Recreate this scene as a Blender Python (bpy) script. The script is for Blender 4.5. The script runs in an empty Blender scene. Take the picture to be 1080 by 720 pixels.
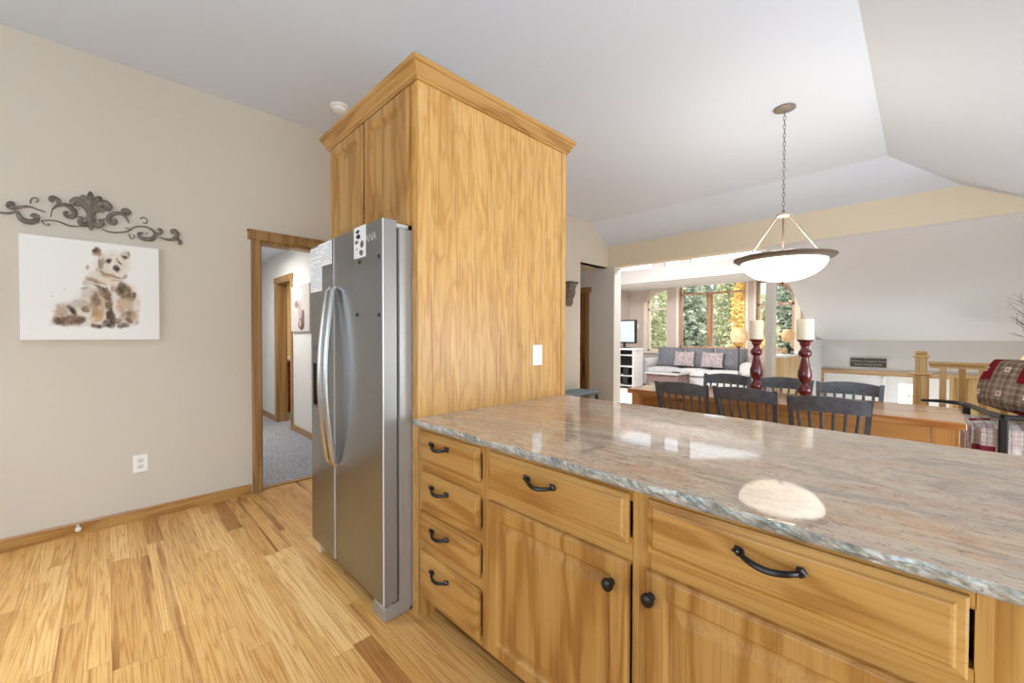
import bpy, bmesh, math, random
from mathutils import Vector, Matrix
from math import sin, cos, pi, radians
random.seed(7)
scene = bpy.context.scene
COL = scene.collection

# ------------------------------------------------------------------ camera
CAM_Z = 1.296
def _cam():
    yaw, pitch, roll, f = 0.78899985, 0.01555047, 0.00206811, 429.651
    fw = Vector((-sin(yaw), cos(yaw), 0)); r = Vector((cos(yaw), sin(yaw), 0)); u = Vector((0, 0, 1))
    f2 = fw * cos(pitch) - u * sin(pitch); u2 = u * cos(pitch) + fw * sin(pitch)
    r3 = r * cos(roll) + u2 * sin(roll); u3 = -r * sin(roll) + u2 * cos(roll)
    cd = bpy.data.cameras.new('camera'); cd.sensor_width = 36; cd.lens = f / 1080 * 36
    cd.clip_start = 0.02; cd.clip_end = 300
    c = bpy.data.objects.new('camera', cd); COL.objects.link(c)
    m = Matrix((r3, u3, -f2)).transposed().to_4x4(); m.translation = (0, 0, CAM_Z)
    c.matrix_world = m; scene.camera = c
_cam()

# ------------------------------------------------------------------ view, world, lights
scene.view_settings.view_transform = 'Standard'
scene.view_settings.look = 'None'
scene.view_settings.gamma = 1
scene.view_settings.use_curve_mapping = False
scene.view_settings.exposure = 0.36
scene.cycles.max_bounces = 10
scene.cycles.diffuse_bounces = 6
scene.cycles.glossy_bounces = 5
scene.cycles.transparent_max_bounces = 16
scene.cycles.sample_clamp_indirect = 6
scene.cycles.use_denoising = True

W = bpy.data.worlds.new('world'); scene.world = W; W.use_nodes = True
_n = W.node_tree.nodes; _l = W.node_tree.links
_sky = _n.new('ShaderNodeTexSky'); _sky.sky_type = 'HOSEK_WILKIE'; _sky.turbidity = 3.0
_sky.sun_direction = Vector((0.35, 0.75, 0.6)).normalized()
_n['Background'].inputs['Strength'].default_value = 2.6
_mx = _n.new('ShaderNodeMix'); _mx.data_type = 'RGBA'; _mx.inputs[0].default_value = 0.55; _mx.inputs[7].default_value = (1, 1, 1, 1)
_l.new(_sky.outputs[0], _mx.inputs[6]); _l.new(_mx.outputs[2], _n['Background'].inputs['Color'])

def lamp(name, kind, loc, energy, color=(1, 1, 1), rot=None, aim=None, size=None, size_y=None, radius=None, angle=None, spread=None):
    d = bpy.data.lights.new(name, kind); d.energy = energy; d.color = color
    if kind == 'AREA':
        d.shape = 'RECTANGLE'; d.size = size; d.size_y = size_y or size
    if spread is not None: d.spread = radians(spread)
    if radius is not None: d.shadow_soft_size = radius
    if angle is not None: d.angle = angle
    o = bpy.data.objects.new(name, d); COL.objects.link(o); o.location = loc
    if aim is not None: o.rotation_euler = Vector(aim).to_track_quat('-Z', 'Y').to_euler()
    return o
DAY = (0.68, 0.84, 1.0)
WARM = (1.0, 0.90, 0.76)
lamp('sun', 'SUN', (5, -20, 30), 5.5, (1, 0.95, 0.88), aim=(-0.30, 0.46, -0.80), angle=0.01)
# added fill lights in unseen openings behind and beside the camera
lamp('kitchen_back_fill', 'AREA', (-1.1, -2.36, 1.55), 25, (0.62, 0.81, 1.0), aim=(0, 1, 0.75), size=3.4, size_y=1.6)
lamp('kitchen_side_fill', 'AREA', (1.84, 0.2, 0.98), 66, DAY, aim=(-1, 0, 0.40), size=2.4, size_y=1.7)
lamp('dining_side_fill', 'AREA', (1.84, 3.6, 0.98), 62, (0.82, 0.90, 1.0), aim=(-1, 0, 0.35), size=2.2, size_y=1.5)
# added overhead fill lights that brighten the kitchen floor, out of view
for _x, _y in ((-2.5, -0.1), (-1.6, -0.9), (-2.7, -1.3)):
    lamp('kitchen_overhead_fill', 'AREA', (_x, _y, 3.10), 7.5, (0.80, 0.91, 1), aim=(0, 0, -1), size=0.16, spread=78)
# added fill lights in the great room, hall and bath, without fixtures
lamp('great_room_fill', 'AREA', (-3.6, 7.2, 3.0), 135, (0.94, 0.97, 1), aim=(0, 0.25, -1), size=2.4, size_y=0.8)
lamp('hall_fill', 'AREA', (-5.9, 0.9, 2.38), 27, (1, 0.98, 0.96), aim=(0, 0, -1), size=0.5)
lamp('bath_fill', 'AREA', (-7.2, 2.7, 2.3), 11, (1, 0.85, 0.62), aim=(0, 0, -1), size=0.5)
lamp('landing_fill', 'AREA', (0.4, 8.2, -1.2), 52, (0.86, 0.93, 1), aim=(0, -0.1, 1), size=1.6, size_y=1.2)  # added uplight that brightens the stairwell

# ------------------------------------------------------------------ colour and node helpers
def lin(c):
    return tuple(((v / 255) / 12.92 if v / 255 <= 0.04045 else ((v / 255 + 0.055) / 1.055) ** 2.4) for v in c) + (1.0,)
MATS = {}
def newmat(name):
    m = bpy.data.materials.new(name); m.use_nodes = True
    nt = m.node_tree; b = nt.nodes['Principled BSDF']
    return m, nt, b
def N(nt, t, **kw):
    n = nt.nodes.new(t)
    for k, v in kw.items():
        if k == 'op': n.operation = v
        else: n.inputs[k].default_value = v
    return n
def ramp(nt, src, stops, interp='LINEAR'):
    r = nt.nodes.new('ShaderNodeValToRGB'); r.color_ramp.interpolation = interp
    e = r.color_ramp.elements
    while len(e) < len(stops): e.new(0.5)
    for el, (p, c) in zip(e, stops):
        el.position = p; el.color = c if len(c) == 4 else lin(c)
    nt.links.new(src, r.inputs[0]); return r
def mixc(nt, fac, a, b, mode='MIX'):
    m = nt.nodes.new('ShaderNodeMix'); m.data_type = 'RGBA'; m.blend_type = mode
    for i, v in ((0, fac), (6, a), (7, b)):
        if hasattr(v, 'links'): nt.links.new(v, m.inputs[i])
        else: m.inputs[i].default_value = v
    return m.outputs[2]
def math_(nt, op, a, b=None, c=None):
    m = nt.nodes.new('ShaderNodeMath'); m.operation = op
    for i, v in enumerate((a, b, c)):
        if v is None: continue
        if hasattr(v, 'links'): nt.links.new(v, m.inputs[i])
        else: m.inputs[i].default_value = v
    return m.outputs[0]
def coords(nt, scale, rot=(0, 0, 0), rnd=True):
    tc = nt.nodes.new('ShaderNodeTexCoord'); mp = nt.nodes.new('ShaderNodeMapping')
    mp.inputs['Scale'].default_value = scale; mp.inputs['Rotation'].default_value = rot
    if rnd:
        oi = nt.nodes.new('ShaderNodeObjectInfo')
        add = nt.nodes.new('ShaderNodeVectorMath'); add.operation = 'MULTIPLY_ADD'
        cb = nt.nodes.new('ShaderNodeCombineXYZ')
        for i in range(3): nt.links.new(oi.outputs['Random'], cb.inputs[i])
        add.inputs[1].default_value = (7.3, 5.1, 9.7)
        nt.links.new(cb.outputs[0], add.inputs[0]); nt.links.new(tc.outputs['Object'], add.inputs[2])
        nt.links.new(add.outputs[0], mp.inputs['Vector'])
    else:
        nt.links.new(tc.outputs['Object'], mp.inputs['Vector'])
    return mp.outputs[0]
def noise(nt, vec, scale, detail=3, rough=0.5, dist=0.0):
    n = nt.nodes.new('ShaderNodeTexNoise'); n.inputs['Scale'].default_value = scale
    n.inputs['Detail'].default_value = detail; n.inputs['Roughness'].default_value = rough
    n.inputs['Distortion'].default_value = dist
    nt.links.new(vec, n.inputs['Vector']); return n.outputs['Fac']
def bump(nt, b, h, strength=0.1, dist=0.01):
    n = nt.nodes.new('ShaderNodeBump'); n.inputs['Strength'].default_value = strength
    n.inputs['Distance'].default_value = dist
    nt.links.new(h, n.inputs['Height']); nt.links.new(n.outputs[0], b.inputs['Normal'])

def plain(name, rgb, rough=0.6, metal=0.0, spec=0.5, var=0.0, vscale=8, bumpy=0.0, bscale=60, emit=None, estr=0, coat=0, sheen=0):
    if name in MATS: return MATS[name]
    m, nt, b = newmat(name)
    b.inputs['Base Color'].default_value = lin(rgb); b.inputs['Roughness'].default_value = rough
    b.inputs['Metallic'].default_value = metal; b.inputs['Specular IOR Level'].default_value = spec
    b.inputs['Coat Weight'].default_value = coat; b.inputs['Sheen Weight'].default_value = sheen
    v = coords(nt, (1, 1, 1))
    if var > 0:
        f = noise(nt, v, vscale, 4)
        d = tuple(max(0, c * (1 - var)) for c in rgb); u = tuple(min(255, c * (1 + var)) for c in rgb)
        r = ramp(nt, f, [(0.3, d), (0.7, u)]); nt.links.new(r.outputs[0], b.inputs['Base Color'])
    if bumpy > 0: bump(nt, b, noise(nt, v, bscale, 3), bumpy, 0.004)
    if emit: b.inputs['Emission Color'].default_value = lin(emit); b.inputs['Emission Strength'].default_value = estr
    MATS[name] = m; return m

def wood(name, dark, mid, light, axis='Z', rough=0.38, rings=5.0, across=7.0, along=0.55, pore=0.25, spec=0.4, coat=0.15):
    key = name + axis
    if key in MATS: return MATS[key]
    m, nt, b = newmat(key)
    i = 'XYZ'.index(axis)
    s1 = [across] * 3; s1[i] = along
    s2 = [170.0] * 3; s2[i] = 3.0
    f = noise(nt, coords(nt, s1), 1.0, 2.5, 0.45, 0.35)
    w = math_(nt, 'SINE', math_(nt, 'MULTIPLY', f, rings * 2 * pi))
    w = math_(nt, 'MULTIPLY_ADD', w, 0.5, 0.5)
    w = math_(nt, 'POWER', w, 1.6)
    base = ramp(nt, w, [(0.0, light), (0.55, mid), (1.0, dark)]).outputs[0]
    big = ramp(nt, noise(nt, coords(nt, [c * 0.45 for c in s1]), 1.0, 2), [(0.3, (240, 236, 229)), (0.7, (255, 255, 255))]).outputs[0]
    base = mixc(nt, 1.0, base, big, 'MULTIPLY')
    p = noise(nt, coords(nt, s2), 1.0, 3, 0.6)
    pr = ramp(nt, p, [(0.36, (150, 120, 92)), (0.5, (255, 255, 255))]).outputs[0]
    base = mixc(nt, pore, base, pr, 'MULTIPLY')
    nt.links.new(base, b.inputs['Base Color'])
    b.inputs['Roughness'].default_value = rough; b.inputs['Specular IOR Level'].default_value = spec
    b.inputs['Coat Weight'].default_value = coat; b.inputs['Coat Roughness'].default_value = 0.25
    bump(nt, b, p, 0.04, 0.002)
    MATS[key] = m; return m

OAK = dict(dark=(166, 116, 54), mid=(186, 138, 72), light=(194, 148, 82), across=8, along=1.0, rings=4.0)
def oak(axis='Z'): return wood('honey_oak', axis=axis, **OAK)
def oakp(axis='Z'): return wood('honey_oak_lit', axis=axis, dark=(206, 154, 84), mid=(215, 166, 96), light=(219, 172, 103), across=15, along=2.6, rings=4, pore=0.45)  # same oak, lightened for the side light falling on the panel
def trimoak(axis='Z'): return wood('trim_oak', axis=axis, dark=(146, 110, 66), mid=(165, 128, 80), light=(174, 138, 90), across=16, rings=3)
def pine(axis='X'): return wood('table_pine', axis=axis, dark=(168, 112, 56), mid=(202, 146, 82), light=(210, 156, 92), across=7, rings=3, rough=0.3, coat=0.5)
def _knots():
    m = wood('table_pine', axis='X', dark=(168, 112, 56), mid=(202, 146, 82), light=(210, 156, 92), across=7, rings=3, rough=0.3, coat=0.5)
    nt = m.node_tree; b = nt.nodes['Principled BSDF']; src = b.inputs['Base Color'].links[0].from_socket
    v = nt.nodes.new('ShaderNodeTexVoronoi'); v.inputs['Scale'].default_value = 1.0
    nt.links.new(coords(nt, (3.2, 6.0, 6.0)), v.inputs['Vector'])
    k = ramp(nt, v.outputs['Distance'], [(0.07, (255, 255, 255)), (0.13, (0, 0, 0))]).outputs[0]
    nt.links.new(mixc(nt, math_(nt, 'MULTIPLY', k, 0.75), src, lin((86, 48, 22))), b.inputs['Base Color'])
def palewood(axis='Z'): return wood('pale_maple', axis=axis, dark=(204, 166, 104), mid=(222, 188, 130), light=(232, 202, 148), across=10, rings=3)

WALLP = plain('wall_paint', (212, 203, 187), 0.85, spec=0.2, bumpy=0.05, bscale=140)
CREAMW = plain('header_cream_paint', (222, 210, 186), 0.85, spec=0.2, bumpy=0.05, bscale=140)
WALLG = plain('wall_paint_cool', (209, 207, 205), 0.85, spec=0.2, bumpy=0.05, bscale=140)
HALLP = plain('hall_paint', (220, 218, 214), 0.85, spec=0.2)
MAUVE = plain('great_room_paint', (206, 192, 182), 0.85, spec=0.2)
CEIL = plain('ceiling_paint', (214, 221, 230), 0.9, spec=0.1, bumpy=0.06, bscale=160)
WHITE = plain('white_trim_paint', (236, 236, 234), 0.45)
PLATE = plain('switch_plastic', (244, 242, 234), 0.35)
BLACKM = plain('black_iron', (18, 15, 14), 0.32, metal=0.2, coat=0.15)
BLACKP = plain('black_paint_with_sheen', (88, 91, 98), 0.36, var=0.12, vscale=20)  # black paint greyed so its sheen sits in the base colour
BLACKW = plain('black_lacquer_wood', (24, 23, 24), 0.35)
DARK = plain('dark_recess', (26, 20, 16), 0.8)
_knots()
CARPET = plain('grey_carpet', (146, 147, 152), 0.95, var=0.22, vscale=70, bumpy=0.6, bscale=180)
BRONZE = plain('aged_bronze', (116, 106, 94), 0.55, metal=0.25, var=0.2, vscale=30)

def steel_mat():
    m, nt, b = newmat('brushed_steel')
    v = coords(nt, (260, 260, 1.2), rnd=False)
    f = noise(nt, v, 1.0, 3, 0.6)
    r = ramp(nt, f, [(0.3, (144, 147, 151)), (0.7, (147, 150, 154))]); nt.links.new(r.outputs[0], b.inputs['Base Color'])
    b.inputs['Metallic'].default_value = 1.0
    rr = nt.nodes.new('ShaderNodeMapRange'); nt.links.new(f, rr.inputs[0]); rr.inputs[3].default_value = 0.27; rr.inputs[4].default_value = 0.285
    nt.links.new(rr.outputs[0], b.inputs['Roughness'])
    return m
STEEL = steel_mat()
STEELB = plain('steel_bright', (202, 198, 192), 0.26, metal=1.0)
FRSIDE = plain('fridge_side_grey', (170, 166, 160), 0.4, metal=0.5)

def floor_mat():
    m, nt, b = newmat('oak_plank_floor')
    tc = nt.nodes.new('ShaderNodeTexCoord'); sp = nt.nodes.new('ShaderNodeSeparateXYZ'); nt.links.new(tc.outputs['Object'], sp.inputs[0])
    PW = 0.0795; PL = 1.05
    yy = math_(nt, 'DIVIDE', sp.outputs[1], PW); row = math_(nt, 'FLOOR', yy); fy = math_(nt, 'FRACT', yy)
    wn = nt.nodes.new('ShaderNodeTexWhiteNoise'); wn.noise_dimensions = '1D'; nt.links.new(row, wn.inputs['W'])
    xs = math_(nt, 'ADD', math_(nt, 'DIVIDE', sp.outputs[0], PL), math_(nt, 'MULTIPLY', wn.outputs[0], 7.0))
    colr = math_(nt, 'FLOOR', xs); fx = math_(nt, 'FRACT', xs)
    cb = nt.nodes.new('ShaderNodeCombineXYZ'); nt.links.new(row, cb.inputs[0]); nt.links.new(colr, cb.inputs[1])
    w2 = nt.nodes.new('ShaderNodeTexWhiteNoise'); w2.noise_dimensions = '2D'; nt.links.new(cb.outputs[0], w2.inputs['Vector'])
    rnd = w2.outputs['Value']
    # grain inside each plank
    gx = math_(nt, 'ADD', math_(nt, 'MULTIPLY', sp.outputs[0], 0.9), math_(nt, 'MULTIPLY', rnd, 40.0))
    gy = math_(nt, 'ADD', math_(nt, 'MULTIPLY', sp.outputs[1], 27.0), math_(nt, 'MULTIPLY', rnd, 17.0))
    gv = nt.nodes.new('ShaderNodeCombineXYZ'); nt.links.new(gx, gv.inputs[0]); nt.links.new(gy, gv.inputs[1]); nt.links.new(rnd, gv.inputs[2])
    f = noise(nt, gv.outputs[0], 1.0, 2.0, 0.45, 0.25)
    s = math_(nt, 'MULTIPLY_ADD', math_(nt, 'SINE', math_(nt, 'MULTIPLY', f, 48.0)), 0.5, 0.5)
    s = math_(nt, 'POWER', s, 2.0)
    tone = ramp(nt, rnd, [(0.0, (162, 112, 56)), (0.10, (190, 140, 78)), (0.35, (214, 168, 104)), (0.6, (204, 156, 90)), (0.88, (226, 184, 122)), (1.0, (176, 126, 66))]).outputs[0]
    gr = ramp(nt, s, [(0.0, (255, 255, 255)), (0.6, (246, 238, 228)), (1.0, (220, 200, 176))]).outputs[0]
    c = mixc(nt, 0.85, tone, gr, 'MULTIPLY')
    sv = nt.nodes.new('ShaderNodeCombineXYZ'); nt.links.new(math_(nt, 'MULTIPLY', sp.outputs[0], 6.0), sv.inputs[0]); nt.links.new(math_(nt, 'MULTIPLY', sp.outputs[1], 260.0), sv.inputs[1])
    p = noise(nt, sv.outputs[0], 1.0, 2)
    c = mixc(nt, 0.35, c, ramp(nt, p, [(0.35, (200, 176, 146)), (0.52, (255, 255, 255))]).outputs[0], 'MULTIPLY')
    # knots and darker mineral streaks
    kn = noise(nt, gv.outputs[0], 0.55, 1)
    c = mixc(nt, 1.0, c, ramp(nt, kn, [(0.62, (255, 255, 255)), (0.74, (160, 120, 78))]).outputs[0], 'MULTIPLY')
    # seams
    e1 = math_(nt, 'GREATER_THAN', math_(nt, 'ABSOLUTE', math_(nt, 'SUBTRACT', fy, 0.5)), 0.491)
    e2 = math_(nt, 'GREATER_THAN', math_(nt, 'ABSOLUTE', math_(nt, 'SUBTRACT', fx, 0.5)), 0.4988)
    e = math_(nt, 'MAXIMUM', e1, e2)
    c = mixc(nt, math_(nt, 'MULTIPLY', e, 0.55), c, lin((104, 70, 36)))
    nt.links.new(c, b.inputs['Base Color'])
    b.inputs['Roughness'].default_value = 0.36; b.inputs['Specular IOR Level'].default_value = 0.4
    bump(nt, b, math_(nt, 'SUBTRACT', 1.0, e), 0.15, 0.002)
    return m

def granite_mat(name, rough=False):
    m, nt, b = newmat(name)
    R9 = (0, 0, radians(-10))
    if rough:
        c = ramp(nt, noise(nt, coords(nt, (1, 1, 1), rnd=False), 24, 6, 0.75), [(0.25, (70, 80, 82)), (0.40, (126, 136, 134)), (0.52, (178, 180, 174)), (0.66, (208, 204, 196)), (0.8, (104, 124, 122))]).outputs[0]
        big = noise(nt, coords(nt, (1, 1, 1), rnd=False), 2.2, 2)
        c = mixc(nt, ramp(nt, big, [(0.5, (0, 0, 0)), (0.66, (120, 120, 120))]).outputs[0], c, lin((126, 160, 152)))
    else:
        f1 = noise(nt, coords(nt, (1.1, 3.0, 3.0), rot=R9, rnd=False), 2.0, 7, 0.66, 0.8)
        c = ramp(nt, f1, [(0.30, (156, 146, 138)), (0.42, (206, 188, 168)), (0.50, (224, 208, 186)), (0.58, (214, 180, 152)), (0.66, (228, 208, 182)), (0.78, (192, 184, 174))]).outputs[0]
        f2 = noise(nt, coords(nt, (0.9, 2.0, 2.0), rot=R9, rnd=False), 1.3, 4, 0.6, 0.9)
        c = mixc(nt, ramp(nt, f2, [(0.48, (0, 0, 0)), (0.62, (150, 150, 150))]).outputs[0], c, lin((216, 166, 130)))
        c = mixc(nt, ramp(nt, f2, [(0.34, (150, 150, 150)), (0.46, (0, 0, 0))]).outputs[0], c, lin((182, 170, 158)))
        vein = noise(nt, coords(nt, (1.2, 4.5, 4.5), rot=R9, rnd=False), 2.4, 6, 0.7, 1.6)
        c = mixc(nt, ramp(nt, vein, [(0.57, (0, 0, 0)), (0.63, (170, 170, 170)), (0.67, (0, 0, 0))]).outputs[0], c, lin((124, 114, 108)))
        st = noise(nt, coords(nt, (3.5, 26, 26), rot=R9, rnd=False), 2.0, 4, 0.6, 0.4)
        c = mixc(nt, ramp(nt, st, [(0.36, (170, 170, 170)), (0.47, (0, 0, 0))]).outputs[0], c, lin((140, 124, 114)))
        mo = noise(nt, coords(nt, (1.0, 1.8, 1.8), rot=R9, rnd=False), 16, 5, 0.75, 0.3)
        c = mixc(nt, 0.55, c, ramp(nt, mo, [(0.32, (176, 168, 162)), (0.5, (244, 240, 236)), (0.66, (255, 255, 255))]).outputs[0], 'MULTIPLY')
        gy = noise(nt, coords(nt, (0.8, 2.6, 2.6), rot=R9, rnd=False), 1.7, 5, 0.65, 1.4)
        c = mixc(nt, ramp(nt, gy, [(0.56, (0, 0, 0)), (0.62, (190, 190, 190)), (0.70, (90, 90, 90))]).outputs[0], c, lin((146, 143, 134)))
    sp = noise(nt, coords(nt, (1, 1.5, 1.5), rnd=False), 60, 4, 0.7)
    c = mixc(nt, ramp(nt, sp, [(0.32, (235, 235, 235)), (0.42, (0, 0, 0))]).outputs[0], c, lin((92, 80, 76)))
    c = mixc(nt, ramp(nt, sp, [(0.60, (0, 0, 0)), (0.72, (150, 150, 150))]).outputs[0], c, lin((234, 224, 208)))
    if not rough: c = mixc(nt, 0.06, c, lin((238, 230, 220)))
    nt.links.new(c, b.inputs['Base Color'])
    if rough:
        b.inputs['Roughness'].default_value = 0.4; bump(nt, b, noise(nt, coords(nt, (1, 1, 1), rnd=False), 55, 4), 0.5, 0.01)
    else:
        b.inputs['Roughness'].default_value = 0.045; b.inputs['Specular IOR Level'].default_value = 0.7
    return m

def glass_mat():
    m, nt, b = newmat('window_glass')
    o = nt.nodes['Material Output']; t = nt.nodes.new('ShaderNodeBsdfTransparent'); g = nt.nodes.new('ShaderNodeBsdfGlossy')
    g.inputs['Roughness'].default_value = 0.02
    mx = nt.nodes.new('ShaderNodeMixShader'); fr = nt.nodes.new('ShaderNodeFresnel'); fr.inputs[0].default_value = 1.3
    nt.links.new(fr.outputs[0], mx.inputs[0]); nt.links.new(t.outputs[0], mx.inputs[1]); nt.links.new(g.outputs[0], mx.inputs[2])
    nt.links.new(mx.outputs[0], o.inputs[0]); nt.nodes.remove(b)
    return m
GLASS = glass_mat()

# ------------------------------------------------------------------ mesh builder
OFF = {}
class MB:
    def __init__(s): s.bm = bmesh.new(); s.smooth = set()
    def box(s, x0, x1, y0, y1, z0, z1, bev=0.0, seg=1):
        m = Matrix.Translation(((x0 + x1) / 2, (y0 + y1) / 2, (z0 + z1) / 2)) @ Matrix.Diagonal((abs(x1 - x0), abs(y1 - y0), abs(z1 - z0), 1))
        g = bmesh.ops.create_cube(s.bm, size=1, matrix=m)
        if bev > 0:
            es = list({e for v in g['verts'] for e in v.link_edges})
            bmesh.ops.bevel(s.bm, geom=es, offset=bev, segments=seg, affect='EDGES', profile=0.5)
        return s
    def obox(s, center, size, rot, bev=0.0, seg=1):
        m = Matrix.Translation(center) @ rot.to_4x4() @ Matrix.Diagonal((*size, 1))
        g = bmesh.ops.create_cube(s.bm, size=1, matrix=m)
        if bev > 0:
            es = list({e for v in g['verts'] for e in v.link_edges})
            bmesh.ops.bevel(s.bm, geom=es, offset=bev, segments=seg, affect='EDGES')
        return s
    def loft(s, rings, cap=True, closed=True):
        vs = [[s.bm.verts.new(p) for p in r] for r in rings]
        n = len(vs[0])
        for a, b in zip(vs, vs[1:]):
            for i in range(n if closed else n - 1):
                j = (i + 1) % n
                try: s.bm.faces.new((a[i], a[j], b[j], b[i]))
                except ValueError: pass
        if cap and n > 2:
            for r in (list(reversed(vs[0])), vs[-1]):
                try: s.bm.faces.new(r)
                except ValueError: pass
        return s
    def tube(s, pts, rad, seg=8, flat=1.0, up=None):
        pts = [Vector(p) for p in pts]
        if not hasattr(rad, '__len__'): rad = [rad] * len(pts)
        rings = []; ref = Vector(up) if up else None; prev = None
        for i, p in enumerate(pts):
            t = (pts[min(i + 1, len(pts) - 1)] - pts[max(i - 1, 0)]).normalized()
            if prev is None:
                a = ref or (Vector((0, 0, 1)) if abs(t.z) < 0.9 else Vector((1, 0, 0)))
            else: a = prev
            n1 = a - t * a.dot(t)
            if n1.length < 1e-5: n1 = t.orthogonal()
            n1.normalize(); n2 = t.cross(n1).normalized(); prev = n1
            rings.append([p + (n1 * cos(2 * pi * k / seg) * flat + n2 * sin(2 * pi * k / seg)) * rad[i] for k in range(seg)])
        return s.loft(rings)
    def cyl(s, p0, p1, r0, r1=None, seg=16):
        return s.tube([p0, p1], [r0, r0 if r1 is None else r1], seg)
    def lathe(s, prof, c=(0, 0, 0), axis='Z', seg=24, sx=1, sy=1):
        rings = []
        for r, h in prof:
            r = max(r, 0.0004)
            ring = []
            for k in range(seg):
                a = 2 * pi * k / seg; u, v = r * cos(a) * sx, r * sin(a) * sy
                if axis == 'Z': q = (c[0] + u, c[1] + v, c[2] + h)
                elif axis == 'Y': q = (c[0] + u, c[1] + h, c[2] - v)
                else: q = (c[0] + h, c[1] + u, c[2] + v)
                ring.append(q)
            rings.append(ring)
        return s.loft(rings)
    def prism(s, poly, axis, a, b):
        def P(p, h):
            return {'X': (h, p[0], p[1]), 'Y': (p[0], h, p[1]), 'Z': (p[0], p[1], h)}[axis]
        return s.loft([[P(p, a) for p in poly], [P(p, b) for p in poly]])
    def rings_panel(s, x0, x1, z0, z1, y0, prof):
        """raised panel facing -Y: prof = (inset, height out from y0)"""
        R = []
        for ins, h in prof:
            R.append([(x0 + ins, y0 - h, z0 + ins), (x1 - ins, y0 - h, z0 + ins), (x1 - ins, y0 - h, z1 - ins), (x0 + ins, y0 - h, z1 - ins)])
        return s.loft(R)
    def ball(s, c, r, sx=1, sy=1, sz=1, u=16, v=10):
        m = Matrix.Translation(c) @ Matrix.Diagonal((r * sx, r * sy, r * sz, 1))
        bmesh.ops.create_uvsphere(s.bm, u_segments=u, v_segments=v, radius=1, matrix=m); return s
    def softbox(s, c, size, rot=None, puff=0.25, n=8, pinch=0.0):
        """cushion: a subdivided block whose faces swell"""
        rot = rot or Matrix.Identity(3); c = Vector(c)
        sub = bmesh.new(); bmesh.ops.create_cube(sub, size=2)
        bmesh.ops.subdivide_edges(sub, edges=sub.edges[:], cuts=n, use_grid_fill=True)
        k = min(range(3), key=lambda i: size[i])
        o = [i for i in range(3) if i != k]
        mp = {}
        for v in sub.verts:
            p = v.co.copy()
            e = (1 - abs(p[o[0]]) ** 3) * (1 - abs(p[o[1]]) ** 3)
            p[k] *= (1 - puff) + puff * max(0, e) ** 0.5 if puff else 1
            for i in o:
                p[i] *= 1 - pinch * (1 - abs(p[o[0] if i == o[1] else o[1]]) ** 2)
            q = Vector((p.x * size[0] / 2, p.y * size[1] / 2, p.z * size[2] / 2))
            mp[v] = s.bm.verts.new(c + rot @ q)
        for f in sub.faces: s.bm.faces.new([mp[v] for v in f.verts])
        sub.free(); return s
    def mesh(s, name, mat, off=(0, 0, 0), smooth=False, angle=35):
        bmesh.ops.recalc_face_normals(s.bm, faces=s.bm.faces[:])
        if any(off): bmesh.ops.translate(s.bm, verts=s.bm.verts[:], vec=-Vector(off))
        me = bpy.data.meshes.new(name); s.bm.to_mesh(me); s.bm.free()
        for mm in (mat if isinstance(mat, (list, tuple)) else [mat]): me.materials.append(mm)
        if smooth:
            me.polygons.foreach_set('use_smooth', [True] * len(me.polygons))
            me.set_sharp_from_angle(angle=radians(angle))
        return me

def root(name, label, cat, loc=(0, 0, 0), group=None):
    o = bpy.data.objects.new(name, None); COL.objects.link(o); o.location = loc
    o.empty_display_size = 0.1
    o['label'] = label; o['category'] = cat
    if group: o['group'] = group
    OFF[o.name] = tuple(loc); return o
def part(name, mb, mat, parent, smooth=False, label=None, angle=35):
    off = OFF[parent.name]
    o = bpy.data.objects.new(name, mb.mesh(name, mat, off, smooth, angle)); COL.objects.link(o)
    o.parent = parent; OFF[o.name] = off
    if label: o['label'] = label
    return o
def solo(name, mb, mat, label, cat, loc=None, smooth=False, group=None, kind=None, angle=35):
    if loc is None:
        vs = [v.co for v in mb.bm.verts]
        loc = ((min(v.x for v in vs) + max(v.x for v in vs)) / 2, (min(v.y for v in vs) + max(v.y for v in vs)) / 2, min(v.z for v in vs))
    o = bpy.data.objects.new(name, mb.mesh(name, mat, loc, smooth, angle)); COL.objects.link(o); o.location = loc
    o['label'] = label; o['category'] = cat
    if group: o['group'] = group
    if kind: o['kind'] = kind
    OFF[o.name] = tuple(loc); return o
def struct(name, mb, mat, smooth=False, parent=None):
    o = bpy.data.objects.new(name, mb.mesh(name, mat, (0, 0, 0), smooth)); COL.objects.link(o)
    if parent: o.parent = parent
    else: o['kind'] = 'structure'
    OFF[o.name] = (0, 0, 0); return o
def dup(r, loc, rotz, label, group=None):
    c = r.copy(); COL.objects.link(c); c.location = loc; c.rotation_euler = (0, 0, rotz); c['label'] = label
    if group: c['group'] = group
    for ch in list(r.children):
        a = ch.copy(); COL.objects.link(a); a.parent = c
        for g in ch.children:
            b = g.copy(); COL.objects.link(b); b.parent = a
    return c

# ------------------------------------------------------------------ the setting: shell
XL, YF = -3.84, 6.15            # left wall face, far (header) wall face
CZ = 3.12                       # flat ceiling
SL = 0.5545                     # pitch of the right-hand ceiling slope
struct('floor', MB().box(XL - 0.06, 1.9, -2.5, 6.2, -0.12, 0), floor_mat())
struct('floor_great_room', MB().box(-6.1, -1.4, 6.2, 10.95, -0.12, 0), plain('pale_carpet', (214, 206, 196), 0.95, var=0.06, vscale=30))
struct('floor_hall', MB().box(-8.6, XL - 0.06, 0.2, 5.0, -0.12, 0.004), CARPET)
struct('floor_passage', MB().box(-6.1, XL - 0.06, 5.0, 6.2, -0.12, 0), plain('pale_carpet', (0, 0, 0)))
struct('floor_entry', MB().box(-1.4, 1.9, 6.2, 9.4, -1.5, -1.4), plain('entry_tile', (150, 140, 128), 0.5, var=0.1))

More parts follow.
